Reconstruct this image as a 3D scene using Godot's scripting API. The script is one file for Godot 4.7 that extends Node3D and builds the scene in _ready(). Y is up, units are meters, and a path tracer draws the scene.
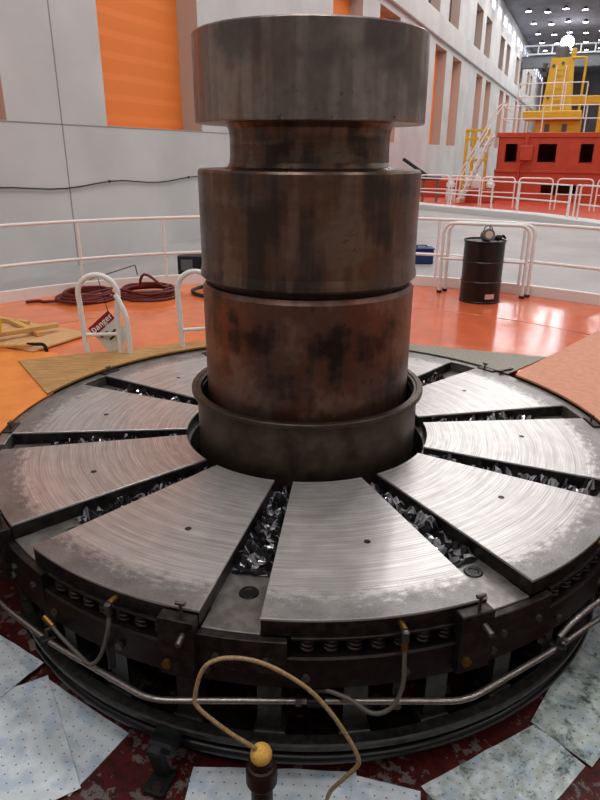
extends Node3D
# Thrust bearing of a water turbine in a power house. The shaft's axis is the y axis, y = 0 is the top of the bearing pads and of the deck.

const HALL := Vector3(0.37535, 0, -0.92688)     # along the hall
const SIDE := Vector3(0.92688, 0, 0.37535)      # across the hall, to the right
const PIT := -1.1                               # lower floor
var M := {}
var taken := {}
var rng := RandomNumberGenerator.new()

# ------------------------------------------------------------------ helpers: nodes
func numbered(called: String) -> String:
	var k: int = taken.get(called, 0)
	taken[called] = k + 1
	return called if k == 0 else "%s_%03d" % [called, k]

func tag(o: Node, label: String, category: String, group := "", kind := "") -> Node:
	if label: o.set_meta("label", label)
	if category: o.set_meta("category", category)
	if group: o.set_meta("group", group)
	if kind: o.set_meta("kind", kind)
	return o

func thing(called: String, label: String, category: String, at := Vector3.ZERO, group := "") -> Node3D:
	var o := Node3D.new()
	o.name = numbered(called)
	add_child(o)
	o.position = at
	tag(o, label, category, group)
	return o

func obj(called: String, st: SurfaceTool, m: Material, parent: Node = null) -> MeshInstance3D:
	var o := MeshInstance3D.new()
	o.mesh = st.commit()
	o.material_override = m
	if parent == null:
		o.name = numbered(called)
		add_child(o)
	else:
		o.name = called
		parent.add_child(o, true)
	return o

func shared(called: String, mesh: Mesh, m: Material, parent: Node, xf: Transform3D) -> MeshInstance3D:
	var o := MeshInstance3D.new()
	o.mesh = mesh
	o.material_override = m
	o.name = called
	o.transform = xf
	parent.add_child(o, true)
	return o

func struct(called: String, st: SurfaceTool, m: Material, label: String, parent: Node = null) -> MeshInstance3D:
	var o := obj(called, st, m, parent)
	if parent == null: tag(o, label, "structure", "", "structure")
	return o

# ------------------------------------------------------------------ helpers: shapes
func mb() -> SurfaceTool:
	var st := SurfaceTool.new()
	st.begin(Mesh.PRIMITIVE_TRIANGLES)
	return st

func tri(st: SurfaceTool, a: Vector3, b: Vector3, c: Vector3, na: Vector3, nb: Vector3, nc: Vector3, ta := Vector2.ZERO, tb := Vector2.ZERO, tc := Vector2.ZERO) -> void:
	var g := (b - a).cross(c - a)
	if g.dot(na + nb + nc) > 0:
		var t = b; b = c; c = t
		t = nb; nb = nc; nc = t
		t = tb; tb = tc; tc = t
	st.set_normal(na); st.set_uv(ta); st.add_vertex(a)
	st.set_normal(nb); st.set_uv(tb); st.add_vertex(b)
	st.set_normal(nc); st.set_uv(tc); st.add_vertex(c)

func quad(st: SurfaceTool, a: Vector3, b: Vector3, c: Vector3, d: Vector3, n: Vector3, ua := Vector2(0, 0), ub := Vector2(1, 0), uc := Vector2(1, 1), ud := Vector2(0, 1)) -> void:
	tri(st, a, b, c, n, n, n, ua, ub, uc)
	tri(st, a, c, d, n, n, n, ua, uc, ud)

func flat4(st: SurfaceTool, a: Vector3, b: Vector3, c: Vector3, d: Vector3, out: Vector3) -> void:
	var n := (c - a).cross(d - b).normalized()
	if n.dot(out) < 0: n = -n
	var ua := Vector2(a.dot(HALL), a.y); var ub := Vector2(b.dot(HALL), b.y)
	var uc := Vector2(c.dot(HALL), c.y); var ud := Vector2(d.dot(HALL), d.y)
	quad(st, a, b, c, d, n, ua, ub, uc, ud)

# a box with chamfered edges, in the frame xf
func bx(st: SurfaceTool, xf: Transform3D, size: Vector3, ch := 0.004) -> void:
	var h := size / 2
	ch = minf(ch, minf(h.x, minf(h.y, h.z)) * 0.45)
	var B := xf.basis
	for ax in 3:
		var u := (ax + 1) % 3
		var w := (ax + 2) % 3
		for s in [-1.0, 1.0]:
			var n := Vector3.ZERO; n[ax] = s
			var c: Array[Vector3] = []
			for k in [[-1, -1], [1, -1], [1, 1], [-1, 1]]:
				var p := Vector3.ZERO
				p[ax] = h[ax] * s; p[u] = (h[u] - ch) * k[0]; p[w] = (h[w] - ch) * k[1]
				c.append(xf * p)
			var nn := (B * n).normalized()
			quad(st, c[0], c[1], c[2], c[3], nn, Vector2(0, 0), Vector2(size[u], 0), Vector2(size[u], size[w]), Vector2(0, size[w]))
		# the four chamfers along axis ax
		for s in [-1.0, 1.0]:
			for t in [-1.0, 1.0]:
				var n2 := Vector3.ZERO; n2[u] = s; n2[w] = t
				var e: Array[Vector3] = []
				for k in [[-1, 0], [1, 0], [1, 1], [-1, 1]]:
					var p := Vector3.ZERO
					p[ax] = (h[ax] - ch) * k[0]
					p[u] = (h[u] - (ch if k[1] == 1 else 0.0)) * s
					p[w] = (h[w] - (0.0 if k[1] == 1 else ch)) * t
					e.append(xf * p)
				quad(st, e[0], e[1], e[2], e[3], (B * n2).normalized())
	for i in [-1.0, 1.0]:
		for j in [-1.0, 1.0]:
			for k in [-1.0, 1.0]:
				var n3 := (B * Vector3(i, j, k)).normalized()
				tri(st, xf * Vector3(h.x * i, (h.y - ch) * j, (h.z - ch) * k), xf * Vector3((h.x - ch) * i, h.y * j, (h.z - ch) * k), xf * Vector3((h.x - ch) * i, (h.y - ch) * j, h.z * k), n3, n3, n3)

func box(st: SurfaceTool, at: Vector3, size: Vector3, ch := 0.004, turn := 0.0) -> void:
	bx(st, Transform3D(Basis(Vector3.UP, turn), at), size, ch)

# a box spanning in hall coordinates: s along, l across, y up
func hbox(st: SurfaceTool, s0: float, s1: float, l0: float, l1: float, y0: float, y1: float, ch := 0.01) -> void:
	var c := HP((s0 + s1) / 2, (l0 + l1) / 2, (y0 + y1) / 2)
	bx(st, Transform3D(Basis(SIDE, Vector3.UP, -HALL), c), Vector3(absf(l1 - l0), absf(y1 - y0), absf(s1 - s0)), ch)

func HP(s: float, l: float, y: float) -> Vector3:
	return HALL * s + SIDE * l + Vector3(0, y, 0)

func P(r: float, deg: float, y: float) -> Vector3:
	var a := deg_to_rad(deg)
	return Vector3(r * sin(a), y, r * cos(a))

# a profile of (radius, height) turned about the y axis; u runs around, v along the profile
func lathe(st: SurfaceTool, prof: Array, seg := 48, a0 := 0.0, a1 := 360.0, at := Vector3.ZERO, vspan := 0.0) -> void:
	var total := 0.0
	for i in prof.size() - 1: total += prof[i].distance_to(prof[i + 1])
	var v := 0.0
	var sgn := 0.0    # which side of the profile is outside: by the profile's own turning area
	for i in prof.size() - 1:
		sgn += prof[i].x * prof[i + 1].y - prof[i + 1].x * prof[i].y
	var out_s := 1.0 if sgn > 0 else -1.0
	for i in prof.size() - 1:
		var p: Vector2 = prof[i]; var q: Vector2 = prof[i + 1]
		var d := q - p
		if d.length() < 1e-6: continue
		var n2 := Vector2(d.y, -d.x).normalized() * out_s
		var v2 := v + d.length() / total
		for k in seg:
			var f0 := float(k) / seg; var f1 := float(k + 1) / seg
			var d0: float = lerp(a0, a1, f0); var d1: float = lerp(a0, a1, f1)
			var m0 := P(n2.x, d0, n2.y); var m1 := P(n2.x, d1, n2.y)
			var A := at + P(p.x, d0, p.y); var B := at + P(p.x, d1, p.y); var C := at + P(q.x, d1, q.y); var D := at + P(q.x, d0, q.y)
			if p.x > 1e-5: tri(st, A, B, C, m0, m1, m1, Vector2(f0, v), Vector2(f1, v), Vector2(f1, v2))
			if q.x > 1e-5: tri(st, A, C, D, m0, m1, m0, Vector2(f0, v), Vector2(f1, v2), Vector2(f0, v2))
		v = v2

# a block between two radii, two azimuths and two heights, with chamfered top edges
func sector(st: SurfaceTool, r0: float, r1: float, a0: float, a1: float, y0: float, y1: float, ch := 0.004, seg := 0, top := true) -> void:
	if seg == 0: seg = maxi(1, int(ceil((a1 - a0) / 3.0)))
	var yc := y1 - ch
	var e := rad_to_deg(ch / r1)
	var er := rad_to_deg(ch / r0)
	var prev := []
	for k in seg + 1:
		var f := float(k) / seg
		var d: float = lerp(a0, a1, f)
		var di: float = lerp(a0 + er, a1 - er, f)
		var dout: float = lerp(a0 + e, a1 - e, f)
		var now := [P(r0 + ch, di, y1), P(r1 - ch, dout, y1), P(r1, d, yc), P(r1, d, y0), P(r0, d, y0), P(r0, d, yc), f, d]
		if k > 0:
			var n0 := P(1, prev[7], 0); var n1 := P(1, d, 0)
			var fa: float = prev[6]
			if top: quad(st, prev[0], prev[1], now[1], now[0], Vector3.UP, Vector2(fa, 0), Vector2(fa, 1), Vector2(f, 1), Vector2(f, 0))
			var up0 := (n0 + Vector3.UP).normalized(); var up1 := (n1 + Vector3.UP).normalized()
			tri(st, prev[1], prev[2], now[2], up0, up0, up1, Vector2(fa, 1), Vector2(fa, 1), Vector2(f, 1))
			tri(st, prev[1], now[2], now[1], up0, up1, up1, Vector2(fa, 1), Vector2(f, 1), Vector2(f, 1))
			tri(st, prev[2], prev[3], now[3], n0, n0, n1, Vector2(fa, 1), Vector2(fa, 0), Vector2(f, 0))
			tri(st, prev[2], now[3], now[2], n0, n1, n1, Vector2(fa, 1), Vector2(f, 0), Vector2(f, 1))
			quad(st, prev[3], prev[4], now[4], now[3], Vector3.DOWN)
			tri(st, prev[5], prev[4], now[4], -n0, -n0, -n1)
			tri(st, prev[5], now[4], now[5], -n0, -n1, -n1)
			quad(st, prev[0], prev[5], now[5], now[0], (Vector3.UP - n0).normalized())
		prev = now
	for s in [[a0, -1.0, er, e], [a1, 1.0, -er, -e]]:
		var side: Vector3 = P(1, s[0] + 90, 0) * s[1]
		quad(st, P(r0, s[0], y0), P(r1, s[0], y0), P(r1, s[0], yc), P(r0, s[0], yc), side)
		quad(st, P(r0, s[0], yc), P(r1, s[0], yc), P(r1 - ch, s[0] + s[3], y1), P(r0 + ch, s[0] + s[2], y1), (side + Vector3.UP).normalized())

func tube(st: SurfaceTool, pts: Array, r: float, seg := 8, closed := false) -> void:
	var n := pts.size()
	var rings := []
	var t0: Vector3 = (pts[1] - pts[0]).normalized()
	var up := Vector3.UP if absf(t0.y) < 0.9 else Vector3.RIGHT
	var side := t0.cross(up).normalized()
	var total := 0.0
	for i in n:
		var a: Vector3 = pts[(i - 1 + n) % n] if (closed or i > 0) else pts[i]
		var b: Vector3 = pts[(i + 1) % n] if (closed or i < n - 1) else pts[i]
		var t := (b - a).normalized()
		side = (side - t * side.dot(t)).normalized()
		var w := t.cross(side)
		if i > 0: total += pts[i].distance_to(pts[i - 1])
		var ring := []
		for k in seg + 1:
			var an := TAU * k / seg
			var d := side * cos(an) + w * sin(an)
			ring.append([pts[i] + d * r, d, Vector2(float(k) / seg, total)])
		rings.append(ring)
	var last := n if closed else n - 1
	for i in last:
		var A: Array = rings[i]; var B: Array = rings[(i + 1) % n]
		for k in seg:
			tri(st, A[k][0], A[k + 1][0], B[k + 1][0], A[k][1], A[k + 1][1], B[k + 1][1], A[k][2], A[k + 1][2], B[k + 1][2])
			tri(st, A[k][0], B[k + 1][0], B[k][0], A[k][1], B[k + 1][1], B[k][1], A[k][2], B[k + 1][2], B[k][2])
	if not closed:
		for e in [[rings[0], pts[0], (pts[0] - pts[1]).normalized()], [rings[n - 1], pts[n - 1], (pts[n - 1] - pts[n - 2]).normalized()]]:
			for k in seg: tri(st, e[1], e[0][k][0], e[0][k + 1][0], e[2], e[2], e[2])

# the corners of a path rounded with radius r
func fillet(pts: Array, r: float, steps := 6, closed := false) -> Array:
	var out := []
	var n := pts.size()
	for i in n:
		if not closed and (i == 0 or i == n - 1):
			out.append(pts[i]); continue
		var p: Vector3 = pts[i]; var a: Vector3 = pts[(i - 1 + n) % n]; var b: Vector3 = pts[(i + 1) % n]
		var ra := minf(r, p.distance_to(a) * 0.49); var rb := minf(r, p.distance_to(b) * 0.49)
		var s := p + (a - p).normalized() * ra; var e := p + (b - p).normalized() * rb
		for k in steps + 1:
			var f := float(k) / steps
			out.append(s.lerp(p, f).lerp(p.lerp(e, f), f))
	return out

func spline(pts: Array, each := 6) -> Array:
	var out := []
	var n := pts.size()
	for i in n - 1:
		var a: Vector3 = pts[maxi(i - 1, 0)]; var b: Vector3 = pts[i]; var c: Vector3 = pts[i + 1]; var d: Vector3 = pts[mini(i + 2, n - 1)]
		for k in each: out.append(b.cubic_interpolate(c, a, d, float(k) / each))
	out.append(pts[n - 1])
	return out

# a polygon in the ground plane given thickness
func plate(st: SurfaceTool, poly: Array, y0: float, y1: float) -> void:
	var pv := PackedVector2Array(poly)
	var ix := Geometry2D.triangulate_polygon(pv)
	for i in range(0, ix.size(), 3):
		for y in [y0, y1]:
			var n := Vector3.UP if y == y1 else Vector3.DOWN
			var q := []
			for k in 3: q.append(pv[ix[i + k]])
			tri(st, Vector3(q[0].x, y, q[0].y), Vector3(q[1].x, y, q[1].y), Vector3(q[2].x, y, q[2].y), n, n, n, q[0], q[1], q[2])
	var area := 0.0
	for i in pv.size():
		var a := pv[i]; var b := pv[(i + 1) % pv.size()]
		area += a.x * b.y - b.x * a.y
	for i in pv.size():
		var a := pv[i]; var b := pv[(i + 1) % pv.size()]
		var d := (b - a).normalized()
		var n := Vector3(d.y, 0, -d.x) * (1.0 if area > 0 else -1.0)
		quad(st, Vector3(a.x, y0, a.y), Vector3(b.x, y0, b.y), Vector3(b.x, y1, b.y), Vector3(a.x, y1, a.y), n, Vector2(0, 0), Vector2(a.distance_to(b), 0), Vector2(a.distance_to(b), y1 - y0), Vector2(0, y1 - y0))

func hexbolt(st: SurfaceTool, at: Vector3, axis: Vector3, r: float, h: float) -> void:
	var side := axis.cross(Vector3.UP if absf(axis.y) < 0.9 else Vector3.RIGHT).normalized()
	var w := axis.cross(side)
	var top := at + axis * h
	for k in 6:
		var d0 := side * cos(TAU * k / 6) + w * sin(TAU * k / 6)
		var d1 := side * cos(TAU * (k + 1) / 6) + w * sin(TAU * (k + 1) / 6)
		quad(st, at + d0 * r, at + d1 * r, top + d1 * r, top + d0 * r, (d0 + d1).normalized())
		tri(st, top, top + d0 * r, top + d1 * r, axis, axis, axis)

# an upright sheet across the hall at s, 6 cm thick, with a row of square openings
func holed(st: SurfaceTool, s: float, l0: float, l1: float, y0: float, y1: float, wins: Array, w0: float, w1: float) -> void:
	var x := l0
	for w in wins:
		hbox(st, s, s + 0.06, x, w[0], y0, y1, 0.002)
		hbox(st, s, s + 0.06, w[0], w[1], y0, w0, 0.002)
		hbox(st, s, s + 0.06, w[0], w[1], w1, y1, 0.002)
		x = w[1]
	hbox(st, s, s + 0.06, x, l1, y0, y1, 0.002)

# ------------------------------------------------------------------ materials
func std(c: Color, rough := 0.6, metal := 0.0) -> StandardMaterial3D:
	var m := StandardMaterial3D.new()
	m.albedo_color = c
	m.roughness = rough
	m.metallic = metal
	return m

func noise(seed_: int, freq: float, oct := 4) -> FastNoiseLite:
	var f := FastNoiseLite.new()
	f.seed = seed_; f.frequency = freq; f.fractal_octaves = oct
	f.noise_type = FastNoiseLite.TYPE_SIMPLEX_SMOOTH
	return f

func tex(img: Image) -> ImageTexture:
	img.generate_mipmaps()
	return ImageTexture.create_from_image(img)

# blotches of several colours laid over one another: seamless noise on a triplanar material
func mottled(c: Color, c2: Color, freq: float, rough := 0.6, metal := 0.0, scale := 0.5, bump := 0.0, seed_ := 1) -> StandardMaterial3D:
	var m := std(Color.WHITE, rough, metal)
	var nt := NoiseTexture2D.new()
	nt.width = 256; nt.height = 256; nt.seamless = true
	nt.noise = noise(seed_, freq, 5)
	var g := Gradient.new()
	g.set_color(0, c); g.set_color(1, c2)
	g.set_offset(0, 0.25); g.set_offset(1, 0.75)
	nt.color_ramp = g
	m.albedo_texture = nt
	m.uv1_triplanar = true
	m.uv1_world_triplanar = true
	m.uv1_scale = Vector3.ONE * scale
	if bump > 0:
		var hn := NoiseTexture2D.new()
		hn.width = 256; hn.height = 256; hn.seamless = true; hn.as_normal_map = true; hn.bump_strength = bump
		hn.noise = noise(seed_ + 7, freq * 2.5, 3)
		m.normal_enabled = true
		m.normal_texture = hn
	return m

# turned metal: rings of tool marks; the rim beyond the wearing face is left dull
func pad_metal(seed_: int) -> StandardMaterial3D:
	var w := 256; var h := 768
	var img := Image.create(w, h, true, Image.FORMAT_RGB8)
	var rgh := Image.create(w, h, true, Image.FORMAT_RGB8)
	var fine := noise(seed_, 0.25, 2)
	var mid := noise(seed_ + 1, 0.035, 3)
	var blot := noise(seed_ + 2, 0.012, 4)
	var edge := noise(seed_ + 3, 0.03, 4)
	var grain := noise(seed_ + 4, 0.4, 2)
	var rr := RandomNumberGenerator.new()
	rr.seed = seed_
	for y in h:
		var v := (y + 0.5) / h
		var lines := fine.get_noise_1d(y) * 0.5
		for x in w:
			var u := (x + 0.5) / w
			var st := lines * 1.3 + fine.get_noise_2d(x * 0.03, y) * 0.9 + mid.get_noise_2d(x * 0.03, y) * 0.5
			var b := blot.get_noise_2d(x * 1.4, y * 0.8)
			var val := 0.77 + st * 0.14 + b * 0.04
			var ro := 0.34 - st * 0.035 + b * 0.03
			var lim := 0.885 + edge.get_noise_2d(x * 1.5, y) * 0.07 + grain.get_noise_2d(x, y * 0.5) * 0.012
			var dull := smoothstep(-0.05, 0.05, v - lim + grain.get_noise_2d(x * 0.6 + 300, y * 0.6) * 0.035)
			val = lerpf(val, 0.54 + b * 0.09 + grain.get_noise_2d(x * 0.4, y * 0.4) * 0.05, dull)
			ro = lerpf(ro, 0.43 + b * 0.06, dull)
			val += grain.get_noise_2d(x * 2.0, y) * 0.025
			img.set_pixel(x, y, Color(val, val * 0.992, val * 0.975))
			rgh.set_pixel(x, y, Color(ro, ro, ro))
	for k in 26:      # arcs where the tool dug deeper
		var yy := rr.randi_range(30, h - 120); var x0 := rr.randi_range(0, w - 40); var n := rr.randi_range(30, 200)
		for x in range(x0, mini(w, x0 + n)):
			img.set_pixel(x, yy, img.get_pixel(x, yy).lerp(Color(0.9, 0.9, 0.88), 0.6))
	var m := std(Color.WHITE, 1.0, 0.72)
	m.albedo_texture = tex(img)
	m.roughness_texture = tex(rgh)
	m.anisotropy_enabled = true
	m.anisotropy = PAD_ANISO
	return m
const PAD_ANISO := -0.7

# rusty turned steel of the shaft; kind 0: grey brown, 1: dark brown, 2: rust red with black smears
func shaft_metal(kind: int) -> StandardMaterial3D:
	var w := 768; var h := 384
	var img := Image.create(w, h, true, Image.FORMAT_RGB8)
	var rgh := Image.create(w, h, true, Image.FORMAT_RGB8)
	var vert := noise(11 + kind, 0.05, 4)
	var wide := noise(21 + kind, 0.010, 3)
	var patch := noise(31 + kind, 0.016, 5)
	var hor := noise(41 + kind, 0.018, 4)
	var grain := noise(51 + kind, 0.13, 3)
	for f: FastNoiseLite in [vert, wide, patch, hor, grain]: f.noise_type = FastNoiseLite.TYPE_PERLIN
	var A: Color = [Color(0.47, 0.43, 0.405), Color(0.34, 0.29, 0.255), Color(0.37, 0.28, 0.235)][kind]
	var rust: Color = [Color(0.45, 0.35, 0.30), Color(0.37, 0.27, 0.20), Color(0.41, 0.25, 0.18)][kind]
	var dark: Color = [Color(0.33, 0.305, 0.295), Color(0.19, 0.165, 0.15), Color(0.15, 0.125, 0.115)][kind]
	var lightc: Color = [Color(0.58, 0.54, 0.50), Color(0.47, 0.41, 0.36), Color(0.50, 0.43, 0.38)][kind]
	for y in h:
		for x in w:
			var a := TAU * x / w
			var cx := cos(a) * 122.0; var cz := sin(a) * 122.0
			var vs := vert.get_noise_3d(cx, y * 0.05, cz) * 1.9
			var vw := wide.get_noise_3d(cx, y * 0.25, cz) * 1.7
			var pt := patch.get_noise_3d(cx, y * 0.8, cz) * 2.0
			var hz := hor.get_noise_3d(cx * 0.4, y, cz * 0.4) * 1.8
			var gr := grain.get_noise_3d(cx, y * 0.6, cz) * 1.8
			var c := A
			c = c.lerp(rust, clampf(0.35 + vw * 1.6 + vs * 0.7 + pt * 0.5, 0, 1))
			if kind == 0:
				c = c.lerp(lightc, clampf(vs * 2.2 - 0.1, 0, 0.8))
				c = c.lerp(dark, clampf(pt * 1.3 - 0.1 + gr * 0.3, 0, 0.7))
			elif kind == 1:
				c = c.lerp(lightc, clampf(hz * 0.9 + vs * 1.2 - 0.1, 0, 0.6))
				c = c.lerp(dark, clampf(pt * 0.8 - vs * 1.3 + gr * 0.25, 0, 0.75))
			else:
				c = c.lerp(lightc, clampf(pt * 1.6 - 0.2 + gr * 0.3, 0, 0.6))
				c = c.lerp(dark, clampf(hz * 1.0 - pt * 1.4 - vs * 0.8 + gr * 0.4, 0, 0.85))
			c = c * (1.0 + gr * 0.08)
			img.set_pixel(x, y, c)
			var ro := clampf(0.36 + pt * 0.10 + gr * 0.06, 0.24, 0.7)
			rgh.set_pixel(x, y, Color(ro, ro, ro))
	var m := std(Color.WHITE, 1.0, 0.7)
	m.albedo_texture = tex(img)
	m.roughness_texture = tex(rgh)
	return m

func plywood(c: Color, c2: Color, seed_: int) -> StandardMaterial3D:
	var img := Image.create(256, 256, true, Image.FORMAT_RGB8)
	var a := noise(seed_, 0.02, 4); var b := noise(seed_ + 1, 0.2, 2)
	for y in 256:
		for x in 256:
			var t := clampf(0.5 + a.get_noise_2d(x * 0.5, y * 4.0) * 0.9 + b.get_noise_2d(x * 0.2, y * 2.0) * 0.35, 0, 1)
			img.set_pixel(x, y, c.lerp(c2, t))
	var m := std(Color.WHITE, 0.75)
	m.albedo_texture = tex(img)
	return m

# fleecy absorbent sheet with dark dots coloured in for its pressed dimples, v and u in metres
func sheet_cloth(c: Color, stain: Color, amount: float, seed_: int) -> StandardMaterial3D:
	var n := 384
	var img := Image.create(n, n, true, Image.FORMAT_RGB8)
	var a := noise(seed_, 0.012, 4); var g := noise(seed_ + 1, 0.3, 3); var bl := noise(seed_ + 2, 0.011, 5)
	for y in n:
		for x in n:
			var col := c * (1.0 + a.get_noise_2d(x, y) * 0.10 + g.get_noise_2d(x, y) * 0.07)
			col = col.lerp(Color(0.55, 0.66, 0.78), clampf(a.get_noise_2d(x + 900, y) * 0.9, 0, 0.35))
			if amount > 0:
				var s := bl.get_noise_2d(x, y) + g.get_noise_2d(x, y) * 0.3 + a.get_noise_2d(x * 6.0, y * 6.0) * 0.35
				col = col.lerp(stain, clampf((s - (0.55 - amount)) * 1.5, 0, 0.8))
				col = col.lerp(Color(0.66, 0.71, 0.66), clampf(0.2 + a.get_noise_2d(x * 2.0 + 50, y * 2.0), 0, 0.6))
			var row := int(y / 24.0)
			var dx := fposmod(x + (12 if row % 2 else 0), 24) - 12.0
			var dy := fposmod(y, 24) - 12.0
			if dx * dx + dy * dy < 3.2: col = col.lerp(Color(0.16, 0.2, 0.28), 0.75)
			img.set_pixel(x, y, col)
	var m := std(Color.WHITE, 0.95)
	m.albedo_texture = tex(img)
	m.uv1_scale = Vector3(1.02, 1.02, 1)
	return m

# red floor paint with chips worn through to grey concrete
func worn_paint() -> StandardMaterial3D:
	var n := 512
	var img := Image.create(n, n, true, Image.FORMAT_RGB8)
	var a := noise(81, 0.012, 4); var b := noise(82, 0.05, 4); var g := noise(83, 0.25, 3)
	for y in n:
		for x in n:
			var col := Color(0.34, 0.075, 0.055).lerp(Color(0.22, 0.05, 0.04), clampf(0.5 + b.get_noise_2d(x, y), 0, 1))
			var chip := a.get_noise_2d(x, y) + b.get_noise_2d(x + 70, y) * 0.9 + g.get_noise_2d(x, y) * 0.25
			if chip > 0.38: col = Color(0.40, 0.37, 0.35) * (1.0 + g.get_noise_2d(x, y) * 0.3)
			img.set_pixel(x, y, col)
	var m := std(Color.WHITE, 0.5)
	m.albedo_texture = tex(img)
	m.uv1_triplanar = true
	m.uv1_world_triplanar = true
	m.uv1_scale = Vector3.ONE * 0.55
	return m

func make_materials() -> void:
	M.wall = mottled(Color(0.74, 0.74, 0.73), Color(0.80, 0.80, 0.79), 0.01, 0.8, 0, 0.12, 0, 3)
	M.ceiling = mottled(Color(0.40, 0.40, 0.41), Color(0.47, 0.47, 0.48), 0.02, 0.9, 0, 0.05, 0, 4)
	M.joint = std(Color(0.58, 0.56, 0.54), 0.9)
	M.floor = mottled(Color(0.61, 0.60, 0.59), Color(0.67, 0.66, 0.65), 0.01, 0.55, 0, 0.15, 0, 5)
	M.kerb = std(Color(0.84, 0.85, 0.84), 0.7)
	M.deck = []
	for c in [Color(0.88, 0.44, 0.28), Color(0.88, 0.44, 0.28), Color(0.92, 0.50, 0.28), Color(0.92, 0.50, 0.28)]:
		var d := mottled(c, c * 0.93, 0.02, 0.14, 0, 0.4, 0.15, 6 + M.deck.size())
		M.deck.append(d)
	M.deck_left = mottled(Color(0.93, 0.57, 0.26), Color(0.89, 0.53, 0.23), 0.02, 0.5, 0, 0.6, 0.4, 12)
	M.deck_right = mottled(Color(0.84, 0.58, 0.45), Color(0.80, 0.54, 0.41), 0.05, 0.6, 0, 0.8, 0.4, 13)
	M.checker = mottled(Color(0.50, 0.49, 0.44), Color(0.58, 0.56, 0.50), 0.08, 0.5, 0.2, 1.2, 1.0, 14)
	M.white = std(Color(0.93, 0.93, 0.91), 0.4)
	M.pitfloor = worn_paint()
	M.pitwall = mottled(Color(0.46, 0.45, 0.43), Color(0.54, 0.53, 0.51), 0.02, 0.85, 0, 0.5, 0, 29)
	M.pads = [pad_metal(100), pad_metal(200), pad_metal(300)]
	M.steel = mottled(Color(0.17, 0.155, 0.145), Color(0.27, 0.25, 0.24), 0.03, 0.42, 0.8, 1.5, 0, 16)
	M.bridge = mottled(Color(0.46, 0.45, 0.43), Color(0.58, 0.57, 0.55), 0.02, 0.34, 0.6, 1.5, 0, 17)
	M.oily = mottled(Color(0.085, 0.06, 0.05), Color(0.17, 0.125, 0.105), 0.03, 0.42, 0.55, 1.7, 0, 18)
	M.flange = mottled(Color(0.20, 0.20, 0.19), Color(0.28, 0.28, 0.27), 0.03, 0.4, 0.5, 1.7, 0, 19)
	M.black = std(Color(0.03, 0.03, 0.032), 0.35)
	M.rubber = std(Color(0.05, 0.05, 0.05), 0.6)
	M.brass = std(Color(0.55, 0.42, 0.22), 0.4, 0.9)
	M.bolt = std(Color(0.40, 0.38, 0.36), 0.4, 0.85)
	M.spring = std(Color(0.22, 0.20, 0.185), 0.4, 0.7)
	M.pipe = mottled(Color(0.55, 0.53, 0.50), Color(0.68, 0.66, 0.63), 0.05, 0.33, 0.85, 3.0, 0, 20)
	M.hose_grey = std(Color(0.36, 0.34, 0.31), 0.5)
	M.hose_tan = mottled(Color(0.54, 0.43, 0.28), Color(0.70, 0.60, 0.43), 0.05, 0.45, 0, 4.0, 0, 21)
	M.hose_red = mottled(Color(0.33, 0.07, 0.06), Color(0.45, 0.13, 0.10), 0.05, 0.55, 0, 4.0, 0, 22)
	M.shaft = [shaft_metal(0), shaft_metal(1), shaft_metal(2)]
	M.collar = mottled(Color(0.26, 0.225, 0.185), Color(0.34, 0.30, 0.25), 0.02, 0.42, 0.75, 1.2, 0, 23)
	M.ply = plywood(Color(0.76, 0.60, 0.38), Color(0.62, 0.46, 0.26), 61)
	M.ply_pale = plywood(Color(0.84, 0.69, 0.49), Color(0.75, 0.58, 0.38), 63)
	M.lumber = plywood(Color(0.86, 0.69, 0.44), Color(0.77, 0.57, 0.32), 65)
	M.sheets = [sheet_cloth(Color(0.86, 0.90, 0.91), Color(0.3, 0.36, 0.4), 0.0, 71), sheet_cloth(Color(0.86, 0.90, 0.90), Color(0.18, 0.25, 0.18), 0.30, 73), sheet_cloth(Color(0.83, 0.88, 0.86), Color(0.14, 0.18, 0.14), 0.44, 75)]
	M.sheet_edge = std(Color(0.12, 0.2, 0.4), 0.9)
	M.blind = std(Color(0.94, 0.52, 0.22), 0.7)
	M.glass_dark = std(Color(0.20, 0.14, 0.12), 0.25)
	M.reveal = std(Color(0.72, 0.65, 0.60), 0.8)
	M.lit = std(Color(0.9, 0.9, 1.0), 0.5)
	M.lit.emission_enabled = true; M.lit.emission = Color(0.80, 0.84, 1.0); M.lit.emission_energy_multiplier = 2.2
	M.red = mottled(Color(0.73, 0.26, 0.15), Color(0.77, 0.29, 0.17), 0.02, 0.5, 0, 0.3, 0, 24)
	M.yellow = mottled(Color(0.82, 0.65, 0.13), Color(0.87, 0.71, 0.18), 0.02, 0.45, 0, 0.4, 0, 25)
	M.grey_metal = std(Color(0.42, 0.43, 0.43), 0.5, 0.3)
	M.girder = std(Color(0.70, 0.72, 0.72), 0.6)
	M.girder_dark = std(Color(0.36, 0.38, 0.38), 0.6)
	M.drum = mottled(Color(0.030, 0.026, 0.026), Color(0.055, 0.045, 0.042), 0.03, 0.3, 0.1, 1.0, 0, 26)
	M.paper = std(Color(0.85, 0.72, 0.66), 0.7)
	M.sign_white = std(Color(0.84, 0.84, 0.80), 0.5)
	M.sign_red = std(Color(0.55, 0.05, 0.04), 0.5)
	M.ink = std(Color(0.06, 0.06, 0.07), 0.6)
	M.blue = std(Color(0.05, 0.16, 0.38), 0.5)
	M.navy = std(Color(0.05, 0.06, 0.12), 0.5)
	M.lamp_glow = std(Color(1, 1, 1), 0.5)
	M.lamp_glow.emission_enabled = true; M.lamp_glow.emission = Color(0.93, 0.92, 1.0); M.lamp_glow.emission_energy_multiplier = 14.0
	M.lamp_body = std(Color(0.3, 0.3, 0.31), 0.6)
	M.green = std(Color(0.09, 0.11, 0.10), 0.5, 0.2)
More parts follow.
